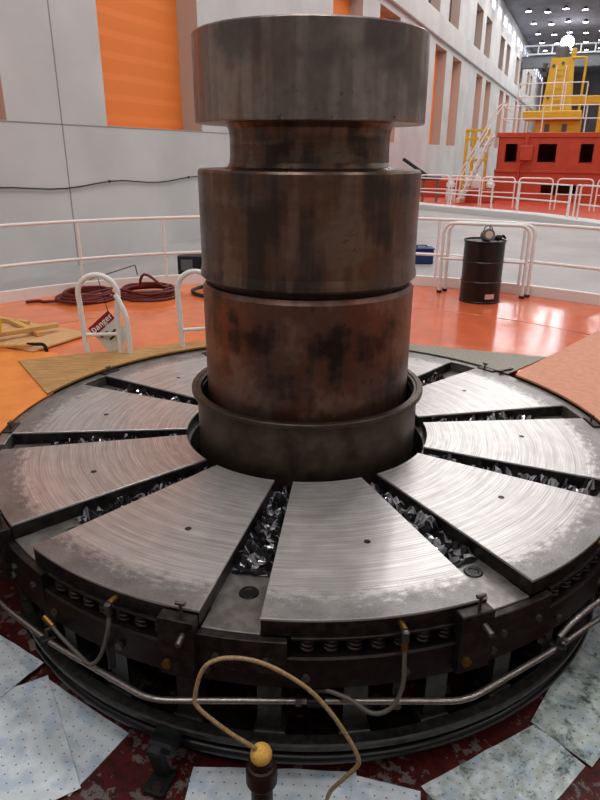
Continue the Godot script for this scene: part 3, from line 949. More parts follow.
# ---- oil pipes and hoses
func pipes() -> void:
	var y := -0.5
	var st := mb()
	var run := fillet([Vector3(-2.42, y, 0.95), Vector3(-1.84, y, 1.60), Vector3(-1.41, y, 1.92), Vector3(-0.765, y, 2.31), Vector3(0.81, y, 2.285), Vector3(1.36, y, 1.93), Vector3(1.62, y + 0.03, 1.76), Vector3(2.15, y + 0.05, 1.42)], 0.1)
	var p := thing("oil_pipe", "thin bent steel oil pipe running around the bearing base", "pipe", Vector3(0, y, 2.3))
	var off := -p.position
	tube(st, run, 0.0165, 10); obj("pipe_run", st, M.pipe, p).position = off
	for q in [[Vector3(-1.43, y, 1.90), 0.52], [Vector3(0.06, y, 2.298), 0.0], [Vector3(1.40, y, 1.90), -0.68]]:
		st = mb(); box(st, q[0], Vector3(0.09, 0.05, 0.05), 0.008, q[1]); var tee := obj("tee_fitting", st, M.rubber, p); tee.position = off
		st = mb(); hexbolt(st, q[0] + Basis(Vector3.UP, q[1]) * Vector3(-0.07, 0, 0), Basis(Vector3.UP, q[1]) * Vector3(-1, 0, 0), 0.03, 0.03); obj("nut", st, M.bolt, tee)
		st = mb(); tube(st, [q[0], q[0] + Vector3(0, 0.07, 0), q[0] + Vector3(0, 0.07, 0) + Basis(Vector3.UP, q[1]) * Vector3(0.05, 0, 0)], 0.014, 8); obj("nipple", st, M.bolt, tee)
	for q in [[Vector3(0.47, y, 2.25), 0.0], [Vector3(-1.02, y, 2.10), 0.5]]:
		st = mb(); box(st, q[0] + Vector3(0, 0.06, -0.02), Vector3(0.04, 0.16, 0.02), 0.004, q[1]); var br := obj("bracket", st, M.flange, p); br.position = off
		st = mb(); hexbolt(st, q[0] + Vector3(0, -0.05, 0.0), Vector3(0, 0, 1), 0.024, 0.03); obj("nut", st, M.bolt, br)
	# second pipe and stay at the right edge
	st = mb(); tube(st, fillet([Vector3(1.40, -0.43, 1.90), Vector3(1.52, -0.36, 1.82), Vector3(1.70, -0.36, 1.68), Vector3(2.3, -0.30, 1.28)], 0.08), 0.018, 8)
	tag(obj("branch_pipe", st, M.pipe), "short steel branch pipe above the oil pipe at the right edge", "pipe")
	st = mb(); box(st, Vector3(1.96, -0.30, 1.45), Vector3(0.42, 0.03, 0.05), 0.004, -0.35)
	tag(obj("pipe_stay", st, M.oily), "flat dark steel stay holding the pipes at the right edge", "bracket")
	# hoses to the pads
	var c := 9.0 + 2.6
	var top := P(2.365, c, -0.11)
	st = mb(); tube(st, spline([top, top + Vector3(0.0, -0.08, 0.02), Vector3(0.47, -0.33, 2.37), Vector3(0.42, -0.44, 2.39), Vector3(0.33, -0.475, 2.39), Vector3(0.22, -0.42, 2.36), Vector3(0.11, -0.405, 2.32)], 8), 0.0115, 8)
	var hs := thing("oil_hose", "grey braided oil hose hanging from the front pad to the oil pipe", "hose", top)
	obj("hose", st, M.hose_grey, hs).position = -top
	st = mb(); tube(st, [top + Vector3(0, 0.02, 0), top + Vector3(0, -0.05, 0.005)], 0.017, 8); obj("brass_end", st, M.brass, hs).position = -top
	c = -27.0 + 2.6
	top = P(2.365, c, -0.11)
	st = mb(); tube(st, spline([top, top + Vector3(-0.01, -0.09, 0.02), Vector3(-1.06, -0.40, 2.12), Vector3(-1.12, -0.46, 2.12), Vector3(-1.20, -0.45, 2.06), Vector3(-1.31, -0.40, 1.99), Vector3(-1.39, -0.36, 1.93)], 8), 0.0115, 8)
	hs = thing("oil_hose", "grey oil hose hanging in a loop at the left of the bearing base", "hose", top)
	obj("hose", st, M.hose_grey, hs).position = -top
	st = mb(); tube(st, [Vector3(-1.37, -0.37, 1.94), Vector3(-1.43, -0.34, 1.90)], 0.018, 8); obj("brass_end", st, M.brass, hs).position = -top
	# standpipe with a yellow rag ball, tan hose looping out of it
	var sp := thing("standpipe", "rusty brown standpipe rising from the lower floor with a yellow plug", "standpipe", Vector3(-0.195, PIT, 2.56))
	st = mb(); lathe(st, [Vector2(0, 0), Vector2(0.052, 0), Vector2(0.052, 0.36), Vector2(0.070, 0.37), Vector2(0.074, 0.38), Vector2(0.074, 0.46), Vector2(0.066, 0.48), Vector2(0.056, 0.485), Vector2(0.052, 0.52), Vector2(0.0, 0.52)], 24)
	obj("pipe", st, M.rust_pipe, sp)
	st = mb()
	var nn := noise(9, 14.0, 2)
	var prof := []
	for k in 15: prof.append(Vector2(0.052 * sin(PI * k / 14), -0.052 * cos(PI * k / 14)))
	lathe(st, prof, 18, 0, 360, Vector3(0, 0.545, 0)); obj("yellow_plug", st, M.yellow_rag, sp)
	var th := [Vector3(-0.20, -0.55, 2.57), Vector3(-0.23, -0.50, 2.57), Vector3(-0.34, -0.42, 2.56), Vector3(-0.475, -0.30, 2.54), Vector3(-0.49, -0.235, 2.52), Vector3(-0.445, -0.10, 2.50), Vector3(-0.34, -0.055, 2.49), Vector3(-0.18, -0.085, 2.49), Vector3(0.0, -0.20, 2.50), Vector3(0.12, -0.33, 2.52), Vector3(0.215, -0.475, 2.55), Vector3(0.255, -0.56, 2.57), Vector3(0.25, -0.61, 2.57), Vector3(0.19, -0.72, 2.55), Vector3(0.13, -0.88, 2.5), Vector3(0.11, -1.08, 2.45)]
	st = mb(); tube(st, spline(th, 7), 0.0105, 8)
	tag(obj("tan_hose", st, M.hose_tan), "thin tan hose looping up from the yellow plugged standpipe", "hose")
	# clamp lever on the lower floor
	var cl := thing("clamp_lever", "dark greenish clamp lever standing by the foot flange at the lower left", "clamp", Vector3(-0.76, PIT, 2.24))
	st = mb(); bx(st, Transform3D(Basis(Vector3.UP, -0.3) * Basis(Vector3.RIGHT, 0.25), Vector3(0, 0.14, 0.04)), Vector3(0.08, 0.26, 0.06), 0.012); obj("arm", st, M.green, cl)
	st = mb(); box(st, Vector3(0.03, 0.25, 0.0), Vector3(0.15, 0.07, 0.12), 0.015, -0.3); obj("head", st, M.green, cl)
	st = mb(); hexbolt(st, Vector3(0, 0.05, 0.10), Vector3(0, 0.3, 1).normalized(), 0.025, 0.03); obj("nut", st, M.bolt, cl)
	st = mb(); box(st, Vector3(0.0, 0.02, 0.06), Vector3(0.12, 0.04, 0.16), 0.008, -0.3); obj("foot", st, M.green, cl)

# ---- absorbent sheets on the lower floor
func sheet(called: String, label: String, q: Array, lay: float, m: Material, curl := 0.0, turn := 0) -> void:
	var n := 14
	var ns := noise(int(q[0].x * 100) + 500, 1.6, 3)
	var g := []
	for i in n + 1:
		var row := []
		for j in n + 1:
			var a := float(i) / n; var b := float(j) / n
			var p: Vector2 = q[0].lerp(q[1], a).lerp(q[3].lerp(q[2], a), b)
			var e: float = 0.006 + maxf(0.0, ns.get_noise_2d(p.x * 2.0, p.y * 2.0)) * 0.016 + curl * pow(maxf(0.0, a + b - 1.2), 2)
			row.append(Vector3(p.x, PIT + lay + e, p.y))
		g.append(row)
	var st := mb()
	var w: float = q[0].distance_to(q[1]); var h: float = q[0].distance_to(q[3])
	for i in n:
		for j in n:
			var c := [g[i][j], g[i + 1][j], g[i + 1][j + 1], g[i][j + 1]]
			var nn: Vector3 = (c[2] - c[0]).cross(c[3] - c[1]).normalized()
			if nn.y < 0: nn = -nn
			var u := [Vector2(w * i / n, h * j / n), Vector2(w * (i + 1) / n, h * j / n), Vector2(w * (i + 1) / n, h * (j + 1) / n), Vector2(w * i / n, h * (j + 1) / n)]
			quad(st, c[0], c[1], c[2], c[3], nn, u[0], u[1], u[2], u[3])
			var d := Vector3(0, -0.005, 0)
			quad(st, c[0] + d, c[1] + d, c[2] + d, c[3] + d, -nn, u[0], u[1], u[2], u[3])
	for i in n:
		for e in [[g[i][0], g[i + 1][0]], [g[i][n], g[i + 1][n]], [g[0][i], g[0][i + 1]], [g[n][i], g[n][i + 1]]]:
			var d := Vector3(0, -0.005, 0)
			flat4(st, e[0], e[1], e[1] + d, e[0] + d, (e[0] - g[n / 2][n / 2]) * Vector3(1, 0, 1))
	tag(obj(called, st, m), label, "absorbent sheet", "absorbent sheets on the lower floor")

func sheets() -> void:
	var V := func(x: float, y: float) -> Vector2: return Vector2(x, y)
	sheet("absorbent_sheet", "pale blue dimpled sheet with its corner against the pedestal, under another at lower left", [V.call(-1.62, 1.60), V.call(-1.01, 1.99), V.call(-1.22, 2.38), V.call(-1.80, 2.05)], 0.0, M.sheets[0])
	sheet("absorbent_sheet", "pale blue dimpled sheet in the lower left corner, lying over its neighbour", [V.call(-1.64, 1.57), V.call(-1.17, 2.34), V.call(-1.62, 2.62), V.call(-2.1, 1.85)], 0.012, M.sheets[0])
	sheet("absorbent_sheet", "pale dimpled sheet at the left edge, farthest up and on top", [V.call(-2.12, 1.22), V.call(-1.70, 1.475), V.call(-1.87, 1.80), V.call(-2.30, 1.56)], 0.026, M.sheets[0])
	sheet("absorbent_sheet", "pale blue dimpled sheet behind the rusty standpipe at the bottom", [V.call(-0.60, 2.195), V.call(0.29, 2.21), V.call(0.29, 2.65), V.call(-0.63, 2.65)], 0.0, M.sheets[0])
	sheet("absorbent_sheet", "small visible corner of a pale blue sheet at the bottom, right of the tan hose", [V.call(0.27, 2.235), V.call(0.62, 2.325), V.call(0.55, 2.75), V.call(0.2, 2.65)], 0.01, M.sheets[0])
	sheet("absorbent_sheet", "green stained dimpled sheet at the bottom right with a cut corner", [V.call(0.63, 2.29), V.call(1.36, 1.88), V.call(1.555, 2.15), V.call(0.92, 2.72)], 0.0, M.sheets[1])
	sheet("absorbent_sheet", "large dirty green stained sheet at the right below the pipe ends", [V.call(1.345, 1.87), V.call(1.86, 1.20), V.call(2.3, 1.5), V.call(1.585, 2.165)], 0.012, M.sheets[2])
	sheet("absorbent_sheet", "pale sheet at the right edge, highest of the stained ones", [V.call(1.80, 1.24), V.call(2.14, 0.80), V.call(2.55, 1.1), V.call(2.2, 1.55)], 0.022, M.sheets[1])

# ---- things standing on the deck
func deck_things() -> void:
	var st := mb()
	# oil drum
	var at := Vector3(2.55, 0, -4.75)
	var d := thing("oil_drum", "black steel oil drum standing by the white barrier", "drum", at)
	var pr := [Vector2(0, 0.005), Vector2(0.28, 0.005), Vector2(0.295, 0.0), Vector2(0.298, 0.02), Vector2(0.287, 0.03), Vector2(0.287, 0.29), Vector2(0.299, 0.305), Vector2(0.287, 0.32), Vector2(0.287, 0.57), Vector2(0.299, 0.585), Vector2(0.287, 0.60), Vector2(0.287, 0.855), Vector2(0.300, 0.865), Vector2(0.300, 0.885), Vector2(0.285, 0.888), Vector2(0.28, 0.865)]
	lathe(st, pr, 40); obj("body", st, M.drum, d)
	st = mb(); lathe(st, [Vector2(0.283, 0.862), Vector2(0.0, 0.866)], 32); obj("lid", st, M.grey_metal, d)
	for q in [Vector3(-0.17, 0.862, 0.08), Vector3(0.15, 0.862, -0.1)]:
		st = mb(); lathe(st, [Vector2(0.035, 0.0), Vector2(0.035, 0.02), Vector2(0, 0.02)], 12, 0, 360, q); obj("bung", st, M.bolt, d)
	st = mb(); sector(st, 0.288, 0.290, 1.0, 30.0, 0.075, 0.145, 0.0002, 6); obj("label_sticker", st, M.paper, d)
	# things on the drum
	var j := thing("round_gauge", "round grey canister lying on the drum with its pale end to the camera", "canister", at + Vector3(0.02, 0.866, 0.03))
	st = mb()
	var prof := [Vector2(0, -0.10), Vector2(0.075, -0.10), Vector2(0.085, -0.09), Vector2(0.085, 0.08), Vector2(0.078, 0.09), Vector2(0.06, 0.09), Vector2(0.058, 0.08), Vector2(0, 0.08)]
	lathe(st, prof, 20)
	var cn := obj("can", st, M.grey_metal, j); cn.transform = Transform3D(Basis(Vector3.RIGHT, 1.35), Vector3(0, 0.085, 0))
	st = mb(); lathe(st, [Vector2(0.056, 0.081), Vector2(0.05, 0.084), Vector2(0, 0.084)], 16); var fc := obj("end_disc", st, M.paper, j); fc.transform = cn.transform
	st = mb(); tube(st, spline([Vector3(-0.07, 0.10, 0.0), Vector3(-0.05, 0.2, 0.02), Vector3(0.03, 0.21, 0.02), Vector3(0.08, 0.11, 0.0)], 6), 0.008, 6); obj("handle", st, M.grey_metal, j)
	j = thing("black_glove", "black crumpled glove lying on the drum beside the canister", "glove", at + Vector3(0.18, 0.868, 0.02))
	st = mb()
	var gp := []
	for k in 9: gp.append(Vector2(0.055 * sin(PI * k / 8), 0.045 - 0.045 * cos(PI * k / 8)))
	lathe(st, gp, 12); obj("palm", st, M.rubber, j)
	for k in 4:
		st = mb(); tube(st, spline([Vector3(0.02, 0.05, 0.01 * k - 0.015), Vector3(0.06, 0.065 + 0.005 * k, 0.018 * k - 0.03), Vector3(0.10, 0.04, 0.02 * k - 0.03)], 4), 0.014, 6); obj("finger", st, M.rubber, j)
	# barrier behind the drum: two bent hoops joined by rails
	var b := thing("tube_barrier", "white double hoop barrier of bent tubes behind the black drum", "barrier", Vector3(2.7, 0, -5.2))
	for q in [[Vector3(2.06, 0, -5.30), Vector3(3.23, 0, -4.90)], [Vector3(2.17, 0, -5.42), Vector3(3.34, 0, -5.00)]]:
		st = mb(); tube(st, fillet([q[0], q[0] + Vector3(0, 1.06, 0), q[1] + Vector3(0, 1.06, 0), q[1]], 0.16, 8), 0.026, 8); var hp := obj("hoop", st, M.white, b); hp.position = -b.position
		st = mb(); tube(st, [q[0] + Vector3(0, 0.53, 0), q[1] + Vector3(0, 0.53, 0)], 0.018, 8); obj("mid_rail", st, M.white, hp)
		for e in q:
			st = mb(); box(st, e + Vector3(0, 0.02, 0), Vector3(0.07, 0.04, 0.07), 0.006); obj("rubber_foot", st, M.rubber, hp)
	st = mb(); tube(st, [Vector3(2.70, 1.06, -5.14), Vector3(2.70, 1.0, -5.11), Vector3(2.69, 0.95, -5.12)], 0.008, 5); obj("cable_tie", st, M.rubber, b).position = -b.position
	# ladder hoops at the back left
	for q in [[Vector3(-2.375, 0, -1.86), Vector3(-2.0, 0, -1.84), "white ladder hoop hung with the danger sign, left of the shaft"], [Vector3(-1.385, 0, -2.10), Vector3(-1.02, 0, -2.12), "white ladder hoop half hidden behind the shaft"]]:
		var a: Vector3 = q[0]; var e: Vector3 = q[1]
		var lad := thing("ladder_hoop", q[2], "ladder hoop", a, "ladder hoops at the edge of the deck")
		st = mb()
		var h := 0.845
		var mid := (a + e) / 2 + Vector3(0, h, 0)
		var arc := [a, a + Vector3(-0.02, h - 0.25, 0)]
		for k in 11:
			var an := PI - PI * k / 10
			arc.append(mid + Vector3(cos(an) * ((e.x - a.x) / 2 + 0.02), sin(an) * 0.2 - 0.19, 0))
		arc.append(e + Vector3(0.0, h - 0.4, 0)); arc.append(e)
		tube(st, spline(arc, 3), 0.029, 10); obj("hoop", st, M.white, lad).position = -a
		st = mb(); tube(st, spline([e + Vector3(0.0, 0.66, 0.01), e + Vector3(0.04, 0.58, 0.02), e + Vector3(0.09, 0.45, 0.03), e + Vector3(0.105, 0.3, 0.03), e + Vector3(0.105, 0, 0.03)], 5), 0.029, 10); obj("side_leg", st, M.white, lad).position = -a
		st = mb(); tube(st, [a + Vector3(0, 0.215, 0), e + Vector3(0, 0.235, 0)], 0.02, 8); obj("rung", st, M.white, lad).position = -a
	# the danger sign
	var sg := thing("danger_sign", "white diamond hung sign with a red Danger band", "sign", Vector3(-2.115, 0.24, -1.885))
	sg.rotation = Vector3(-0.12, 0.0, deg_to_rad(41))
	st = mb(); box(st, Vector3(0, 0, 0), Vector3(0.30, 0.355, 0.004), 0.001); obj("board", st, M.sign_white, sg)
	st = mb(); box(st, Vector3(0, 0.125, 0.003), Vector3(0.30, 0.105, 0.003), 0.001); obj("red_band", st, M.sign_red, sg)
	var f := SystemFont.new(); f.font_names = PackedStringArray(["Droid Sans"]); f.font_weight = 700
	var tm := TextMesh.new(); tm.text = "Danger"; tm.font = f; tm.font_size = 64; tm.pixel_size = 0.00125; tm.depth = 0.002
	shared("lettering", tm, M.white, sg, Transform3D(Basis(), Vector3(0, 0.122, 0.006)))
	for q in [[-0.06, 0.02, 0.10], [0.03, -0.02, 0.08], [-0.02, -0.06, 0.07]]:
		st = mb(); box(st, Vector3(q[0], q[1], 0.003), Vector3(q[2], 0.022, 0.002), 0.0005); obj("ink_mark", st, M.ink, sg)
	st = mb(); tube(st, [Vector3(-2.17, 0.83, -1.85), Vector3(-2.105, 0.46, -1.87)], 0.004, 5); tag(obj("sign_string", st, M.ink), "thin string the danger sign hangs by", "string")
	# coiled hoses by the toe board
	coil(Vector3(-3.28, 0, -4.55), 0.40, 5, 0.11, M.hose_red, "dark red hose coiled flat behind the ladder hoop with the sign", 31, false)
	coil(Vector3(-2.42, 0, -4.85), 0.44, 6, 0.12, M.hose_red, "red brown hose coiled in a heap with a loop standing up", 33, true)
	coil(Vector3(-1.40, 0, -5.12), 0.42, 2, 0.03, M.rubber, "black hose ring lying beside the shaft at the toe board", 35, false)
	# timber at the left edge
	st = mb(); bx(st, Transform3D(Basis(Vector3.UP, -0.46), Vector3(-3.55, 0.024, -2.62)), Vector3(1.75, 0.02, 0.85), 0.003)
	tag(obj("plywood_board", st, M.ply_pale), "pale plywood board under the timber frame at the left edge", "plywood")
	var fr := thing("timber_frame", "pale timber frame of battens lying on the plywood board", "timber frame", Vector3(-3.5, 0.035, -2.7))
	for q in [[Vector3(-4.3, 0.062, -3.28), Vector3(-3.45, 0.062, -2.93)], [Vector3(-3.68, 0.062, -3.0), Vector3(-3.1, 0.062, -2.42)], [Vector3(-3.58, 0.112, -2.13), Vector3(-2.98, 0.112, -2.66)]]:
		st = mb()
		var dd: Vector3 = q[1] - q[0]
		bx(st, Transform3D(Basis(Vector3.UP, atan2(-dd.z, dd.x)), (q[0] + q[1]) / 2), Vector3(dd.length(), 0.05, 0.075), 0.004)
		obj("batten", st, M.lumber, fr).position = -fr.position
	var hk := thing("hooked_bar", "wooden bar with a dark iron hook end at the left edge", "bar", Vector3(-3.4, 0.02, -2.0))
	st = mb(); tube(st, [Vector3(-3.75, 0.06, -1.88), Vector3(-3.0, 0.07, -1.94)], 0.022, 8); obj("bar", st, M.lumber, hk).position = -hk.position
	st = mb(); tube(st, fillet([Vector3(-3.05, 0.08, -1.94), Vector3(-2.86, 0.085, -1.94), Vector3(-2.84, 0.0, -1.93)], 0.04), 0.02, 8); obj("hook", st, M.oily, hk).position = -hk.position
	var ry := thing("yellow_reel", "yellow reel cut off by the left edge, on the orange plate", "reel", Vector3(-3.56, 0.012, -2.1))
	st = mb(); lathe(st, [Vector2(0, -0.12), Vector2(0.15, -0.12), Vector2(0.15, -0.09), Vector2(0.08, -0.08), Vector2(0.08, 0.08), Vector2(0.15, 0.09), Vector2(0.15, 0.12), Vector2(0, 0.12)], 24); var rb := obj("spool", st, M.yellow, ry); rb.transform = Transform3D(Basis(Vector3.FORWARD, PI / 2), Vector3(0, 0.24, 0))
	st = mb(); lathe(st, [Vector2(0.085, -0.075), Vector2(0.12, -0.07), Vector2(0.12, 0.07), Vector2(0.085, 0.075)], 20); var wd := obj("wound_cord", st, M.ply, ry); wd.transform = rb.transform
	st = mb()
	for e in [-0.1, 0.1]: box(st, Vector3(e, 0.12, 0), Vector3(0.02, 0.24, 0.05), 0.004)
	box(st, Vector3(0, 0.012, 0), Vector3(0.24, 0.024, 0.2), 0.004)
	obj("stand", st, M.yellow, ry)
	# things on the hall floor beyond the railing
	var bb := thing("blue_box", "blue box on the grey floor behind the railing, right of the shaft", "box", Vector3(2.26, -0.02, -8.3))
	st = mb(); box(st, Vector3(0, 0.14, 0), Vector3(0.44, 0.28, 0.34), 0.02); obj("body", st, M.blue, bb)
	st = mb(); box(st, Vector3(0, 0.295, 0), Vector3(0.46, 0.03, 0.36), 0.01); obj("lid", st, M.blue, bb)
	st = mb(); tube(st, fillet([Vector3(-0.1, 0.31, 0.0), Vector3(-0.1, 0.35, 0), Vector3(0.1, 0.35, 0), Vector3(0.1, 0.31, 0)], 0.03), 0.012, 6); obj("handle", st, M.navy, bb)
	bb = thing("tool_cabinet", "small dark open cabinet behind the railing, left of the shaft", "cabinet", Vector3(-2.03, -0.02, -6.45))
	st = mb(); box(st, Vector3(0, 0.2, 0), Vector3(0.42, 0.4, 0.3), 0.01); obj("body", st, M.navy, bb)
	st = mb(); box(st, Vector3(-0.05, 0.25, 0.155), Vector3(0.2, 0.18, 0.01), 0.003); obj("drawer", st, M.grey_metal, bb)
	bb = thing("blue_jug", "blue jug standing behind the railing beside the dark cabinet", "jug", Vector3(-1.63, -0.02, -6.5))
	st = mb(); lathe(st, [Vector2(0, 0), Vector2(0.14, 0), Vector2(0.15, 0.02), Vector2(0.15, 0.42), Vector2(0.12, 0.5), Vector2(0.06, 0.55), Vector2(0.05, 0.62), Vector2(0, 0.62)], 20); obj("body", st, M.blue, bb)
	st = mb(); tube(st, spline([Vector3(-0.05, 0.58, 0), Vector3(-0.16, 0.6, 0), Vector3(-0.15, 0.42, 0)], 5), 0.015, 6); obj("handle", st, M.blue, bb)
	st = mb(); tube(st, fillet([Vector3(-3.42, 0.17, -5.2), Vector3(-2.75, 0.36, -5.48), Vector3(-2.73, 0.2, -5.5)], 0.02), 0.010, 6)
	tag(obj("bent_rod", st, M.grey_metal), "thin bent grey rod leaning on the toe board above the left coil", "rod")

func coil(at: Vector3, r: float, turns: int, high: float, m: Material, label: String, seed_: int, loop: bool) -> void:
	var rr := RandomNumberGenerator.new(); rr.seed = seed_
	var pts := []
	for t in turns:
		var rad := r - t * 0.025 + rr.randf_range(-0.02, 0.02)
		var cx := rr.randf_range(-0.04, 0.04); var cz := rr.randf_range(-0.04, 0.04)
		for k in 20:
			var a := TAU * k / 20
			pts.append(Vector3(cx + rad * cos(a), 0.022 + high * (t + k / 20.0) / turns + rr.randf_range(-0.006, 0.006), cz + rad * sin(a)))
	if loop:
		pts.append_array([Vector3(0.25, high + 0.05, 0.1), Vector3(0.10, high + 0.16, 0.05), Vector3(-0.03, high + 0.21, 0.02), Vector3(-0.10, high + 0.12, 0.0), Vector3(-0.12, high, -0.05)])
	elif high > 0.05:
		pts.append_array([Vector3(-r * 0.9, 0.03, 0.25), Vector3(-r * 1.5, 0.022, 0.2), Vector3(-r * 1.9, 0.022, 0.28)])
	var st := mb(); tube(st, spline(pts, 2), 0.021, 7)
	var o := obj("coiled_hose", st, m)
	o.position = at
	tag(o, label, "hose", "coiled hoses on the deck")

# ---- the next generating unit down the hall
func next_unit() -> void:
	var st := mb()
	var kp := [[24.2, -6.5], [22.9, -5.2], [21.8, -4.1], [20.5, -2.0], [18.9, 0.65], [17.0, 2.4], [15.2, 3.9], [13.0, 5.4]]
	var kb := thing("kerb", "pale concrete kerb around the next unit beyond the grey floor", "kerb", HP(20, 0, -0.02))
	for i in kp.size() - 1:
		var a := HP(kp[i][0], kp[i][1], 0.05); var b := HP(kp[i + 1][0], kp[i + 1][1], 0.05)
		var d := b - a
		bx(st, Transform3D(Basis(Vector3.UP, atan2(-d.z, d.x)), (a + b) / 2 + Vector3(0, -0.0, 0)), Vector3(d.length() + 0.05, 0.26, 0.7), 0.02)
	obj("curb_stone", st, M.kerb, kb).position = -kb.position
	# railing on the kerb
	var rl := thing("kerb_railing", "white three-bar railing standing on the far pale kerb", "railing", HP(20, 0, 0.18))
	var path := [HP(23.0, -5.3, 0), HP(21.8, -4.1, 0), HP(21.1, -3.0, 0), HP(20.5, -2.0, 0), HP(19.4, -0.2, 0), HP(18.1, 1.45, 0)]
	for h in [1.13, 0.62]:
		st = mb(); var q := []
		for p in path: q.append(p + Vector3(0, h, 0))
		if h > 1: q.append(path[-1] + Vector3(0, 0.18, 0))
		tube(st, q, 0.026, 6); obj("rail", st, M.white, rl).position = -rl.position
	for i in 5:
		var e: Vector3 = [HP(21.85, -4.15, 0), HP(20.95, -2.75, 0), HP(20.0, -1.15, 0), HP(19.4, -0.2, 0), HP(18.15, 1.42, 0)][i]
		st = mb(); tube(st, [e + Vector3(0, 0.17, 0), e + Vector3(0, 1.13, 0)], 0.03, 6); obj("post", st, M.white, rl).position = -rl.position
	rl = thing("gate_railing", "white railing panel at the right edge beyond the drum barrier", "railing", HP(17, 2.4, 0.18))
	st = mb(); tube(st, fillet([HP(17.4, 1.72, 0.17), HP(17.4, 1.72, 1.17), HP(15.0, 4.1, 1.17), HP(15.0, 4.1, 0.17)], 0.12), 0.026, 6); obj("hoop", st, M.white, rl).position = -rl.position
	st = mb(); tube(st, [HP(17.4, 1.72, 0.62), HP(15.0, 4.1, 0.62)], 0.024, 6); obj("rail", st, M.white, rl).position = -rl.position
	st = mb(); tube(st, fillet([HP(17.75, 1.6, 0.17), HP(17.75, 1.6, 1.15), HP(17.4, 1.72, 1.17)], 0.08), 0.026, 6); obj("post", st, M.white, rl).position = -rl.position
	# loops of railing further in
	for i in 6:
		var l0: float = -4.65 + i * 1.38
		var ls: float = [24.0, 23.3, 22.7, 22.5, 22.5, 22.5][i]
		var lp := thing("loop_railing", "white round cornered railing loop on the red deck, " + ["farthest left by the stairs", "second from the left", "third from the left", "before the red housing's left window", "before the red housing's middle window", "before the red housing's right window"][i], "railing", HP(ls, l0 + 0.6, 0.05), "railing loops on the red deck")
		st = mb(); tube(st, fillet([HP(ls, l0, 0.05), HP(ls, l0, 1.17), HP(ls, l0 + 1.22, 1.17), HP(ls, l0 + 1.22, 0.05)], 0.16), 0.028, 6); obj("loop", st, M.white, lp).position = -lp.position
		st = mb(); tube(st, [HP(ls, l0, 0.62), HP(ls, l0 + 1.22, 0.62)], 0.022, 6); obj("mid_bar", st, M.white, lp).position = -lp.position
	# red deck and low red boxes
	var dp := []
	for k in kp:
		var c := HP(k[0] + 0.45, k[1] + 0.1, 0); dp.append(Vector2(c.x, c.z))
	for k in [[20, 12.0], [36, 12.0], [36, -6.4]]:
		var c := HP(k[0], k[1], 0); dp.append(Vector2(c.x, c.z))
	st = mb(); plate(st, dp, -0.02, 0.05)
	tag(obj("red_deck", st, M.red), "orange red steel deck of the next unit behind the white loops", "deck")
	st = mb(); hbox(st, 25.1, 25.6, -2.9, -1.7, 0.05, 0.60, 0.03)
	tag(obj("red_duct_box", st, M.red), "low orange red steel box left of the red housing", "box")
	st = mb(); hbox(st, 28.0, 32.0, -6.0, -2.4, 0.05, 0.85, 0.03)
	tag(obj("red_duct_box", st, M.red), "long orange red steel box at the foot of the stairs", "box")
	# the red housing
	var S := 27.0
	var hs := thing("red_housing", "orange red steel generator housing with three dark square openings", "generator housing", HP(S, 0.4, 0.05))
	var off := -hs.position
	var wins := [[-1.63, -1.12], [-0.26, 0.49], [1.42, 1.95], [3.0, 3.7]]
	st = mb()
	holed(st, S, -1.95, 5.6, 1.35, 2.68, wins, 1.68, 2.43)
	hbox(st, S, S + 6, -1.95, -1.89, 1.35, 2.68, 0.01); hbox(st, S, S + 6, 5.54, 5.6, 1.35, 2.68, 0.01)
	hbox(st, S + 5.94, S + 6, -1.9, 5.55, 1.35, 2.68, 0.01)
	obj("shell", st, M.red, hs).position = off
	st = mb(); hbox(st, S - 0.06, S + 6, -2.05, 5.7, 2.68, 2.88, 0.02); obj("roof_rim", st, M.red, hs).position = off
	st = mb(); hbox(st, S - 0.04, S + 6, -2.02, 5.7, 1.24, 1.36, 0.02); obj("waist_band", st, M.red, hs).position = off
	st = mb()
	holed(st, S + 0.02, -2.0, 5.6, 0.05, 1.25, [[0.05, 1.5]], 0.35, 0.75)
	hbox(st, S + 0.02, S + 6, -2.0, -1.94, 0.05, 1.25, 0.01); hbox(st, S + 0.02, S + 6, 5.54, 5.6, 0.05, 1.25, 0.01)
	hbox(st, S + 2.0, S + 2.1, -1.94, 5.54, 0.05, 1.25, 0.01)
	obj("plinth", st, M.red, hs).position = off
	for w in wins:
		st = mb(); var q := [HP(S - 0.005, w[0], 1.68), HP(S - 0.005, w[1], 1.68), HP(S - 0.005, w[1], 2.43), HP(S - 0.005, w[0], 2.43)]
		tube(st, q, 0.02, 4, true); obj("opening_frame", st, M.red, hs).position = off
	st = mb(); hbox(st, S - 0.28, S, -0.98, -0.45, 1.75, 2.35, 0.02); hbox(st, S - 0.14, S, -0.85, -0.68, 2.3, 2.9, 0.02); obj("junction_box", st, M.red, hs).position = off
	st = mb(); tube(st, fillet([HP(S - 0.15, -0.8, 1.7), HP(S - 0.15, -0.95, 1.62), HP(S - 0.15, -1.0, 0.6)], 0.08), 0.05, 8); obj("conduit", st, M.red, hs).position = off
	for e in [0.95, 2.4]:
		st = mb(); hbox(st, S - 0.015, S, e, e + 0.03, 1.36, 2.68, 0.004); obj("panel_rib", st, M.red, hs).position = off
	# roof railing
	rl = thing("roof_railing", "pale railing along the roof edge of the red housing", "railing", HP(S, 1, 2.88))
	off = -rl.position
	for h in [3.93, 3.42]:
		st = mb(); tube(st, [HP(S + 3.5, -1.95, h), HP(S + 0.05, -1.95, h), HP(S + 0.05, 5.6, h)], 0.028, 6); obj("rail", st, M.white, rl).position = off
	for e in [-1.95, -0.25, 1.45, 3.1, 4.8]:
		st = mb(); tube(st, [HP(S + 0.05, e, 2.86), HP(S + 0.05, e, 3.95)], 0.03, 6); obj("post", st, M.white, rl).position = off
	# the yellow tower
	var T := 30.0
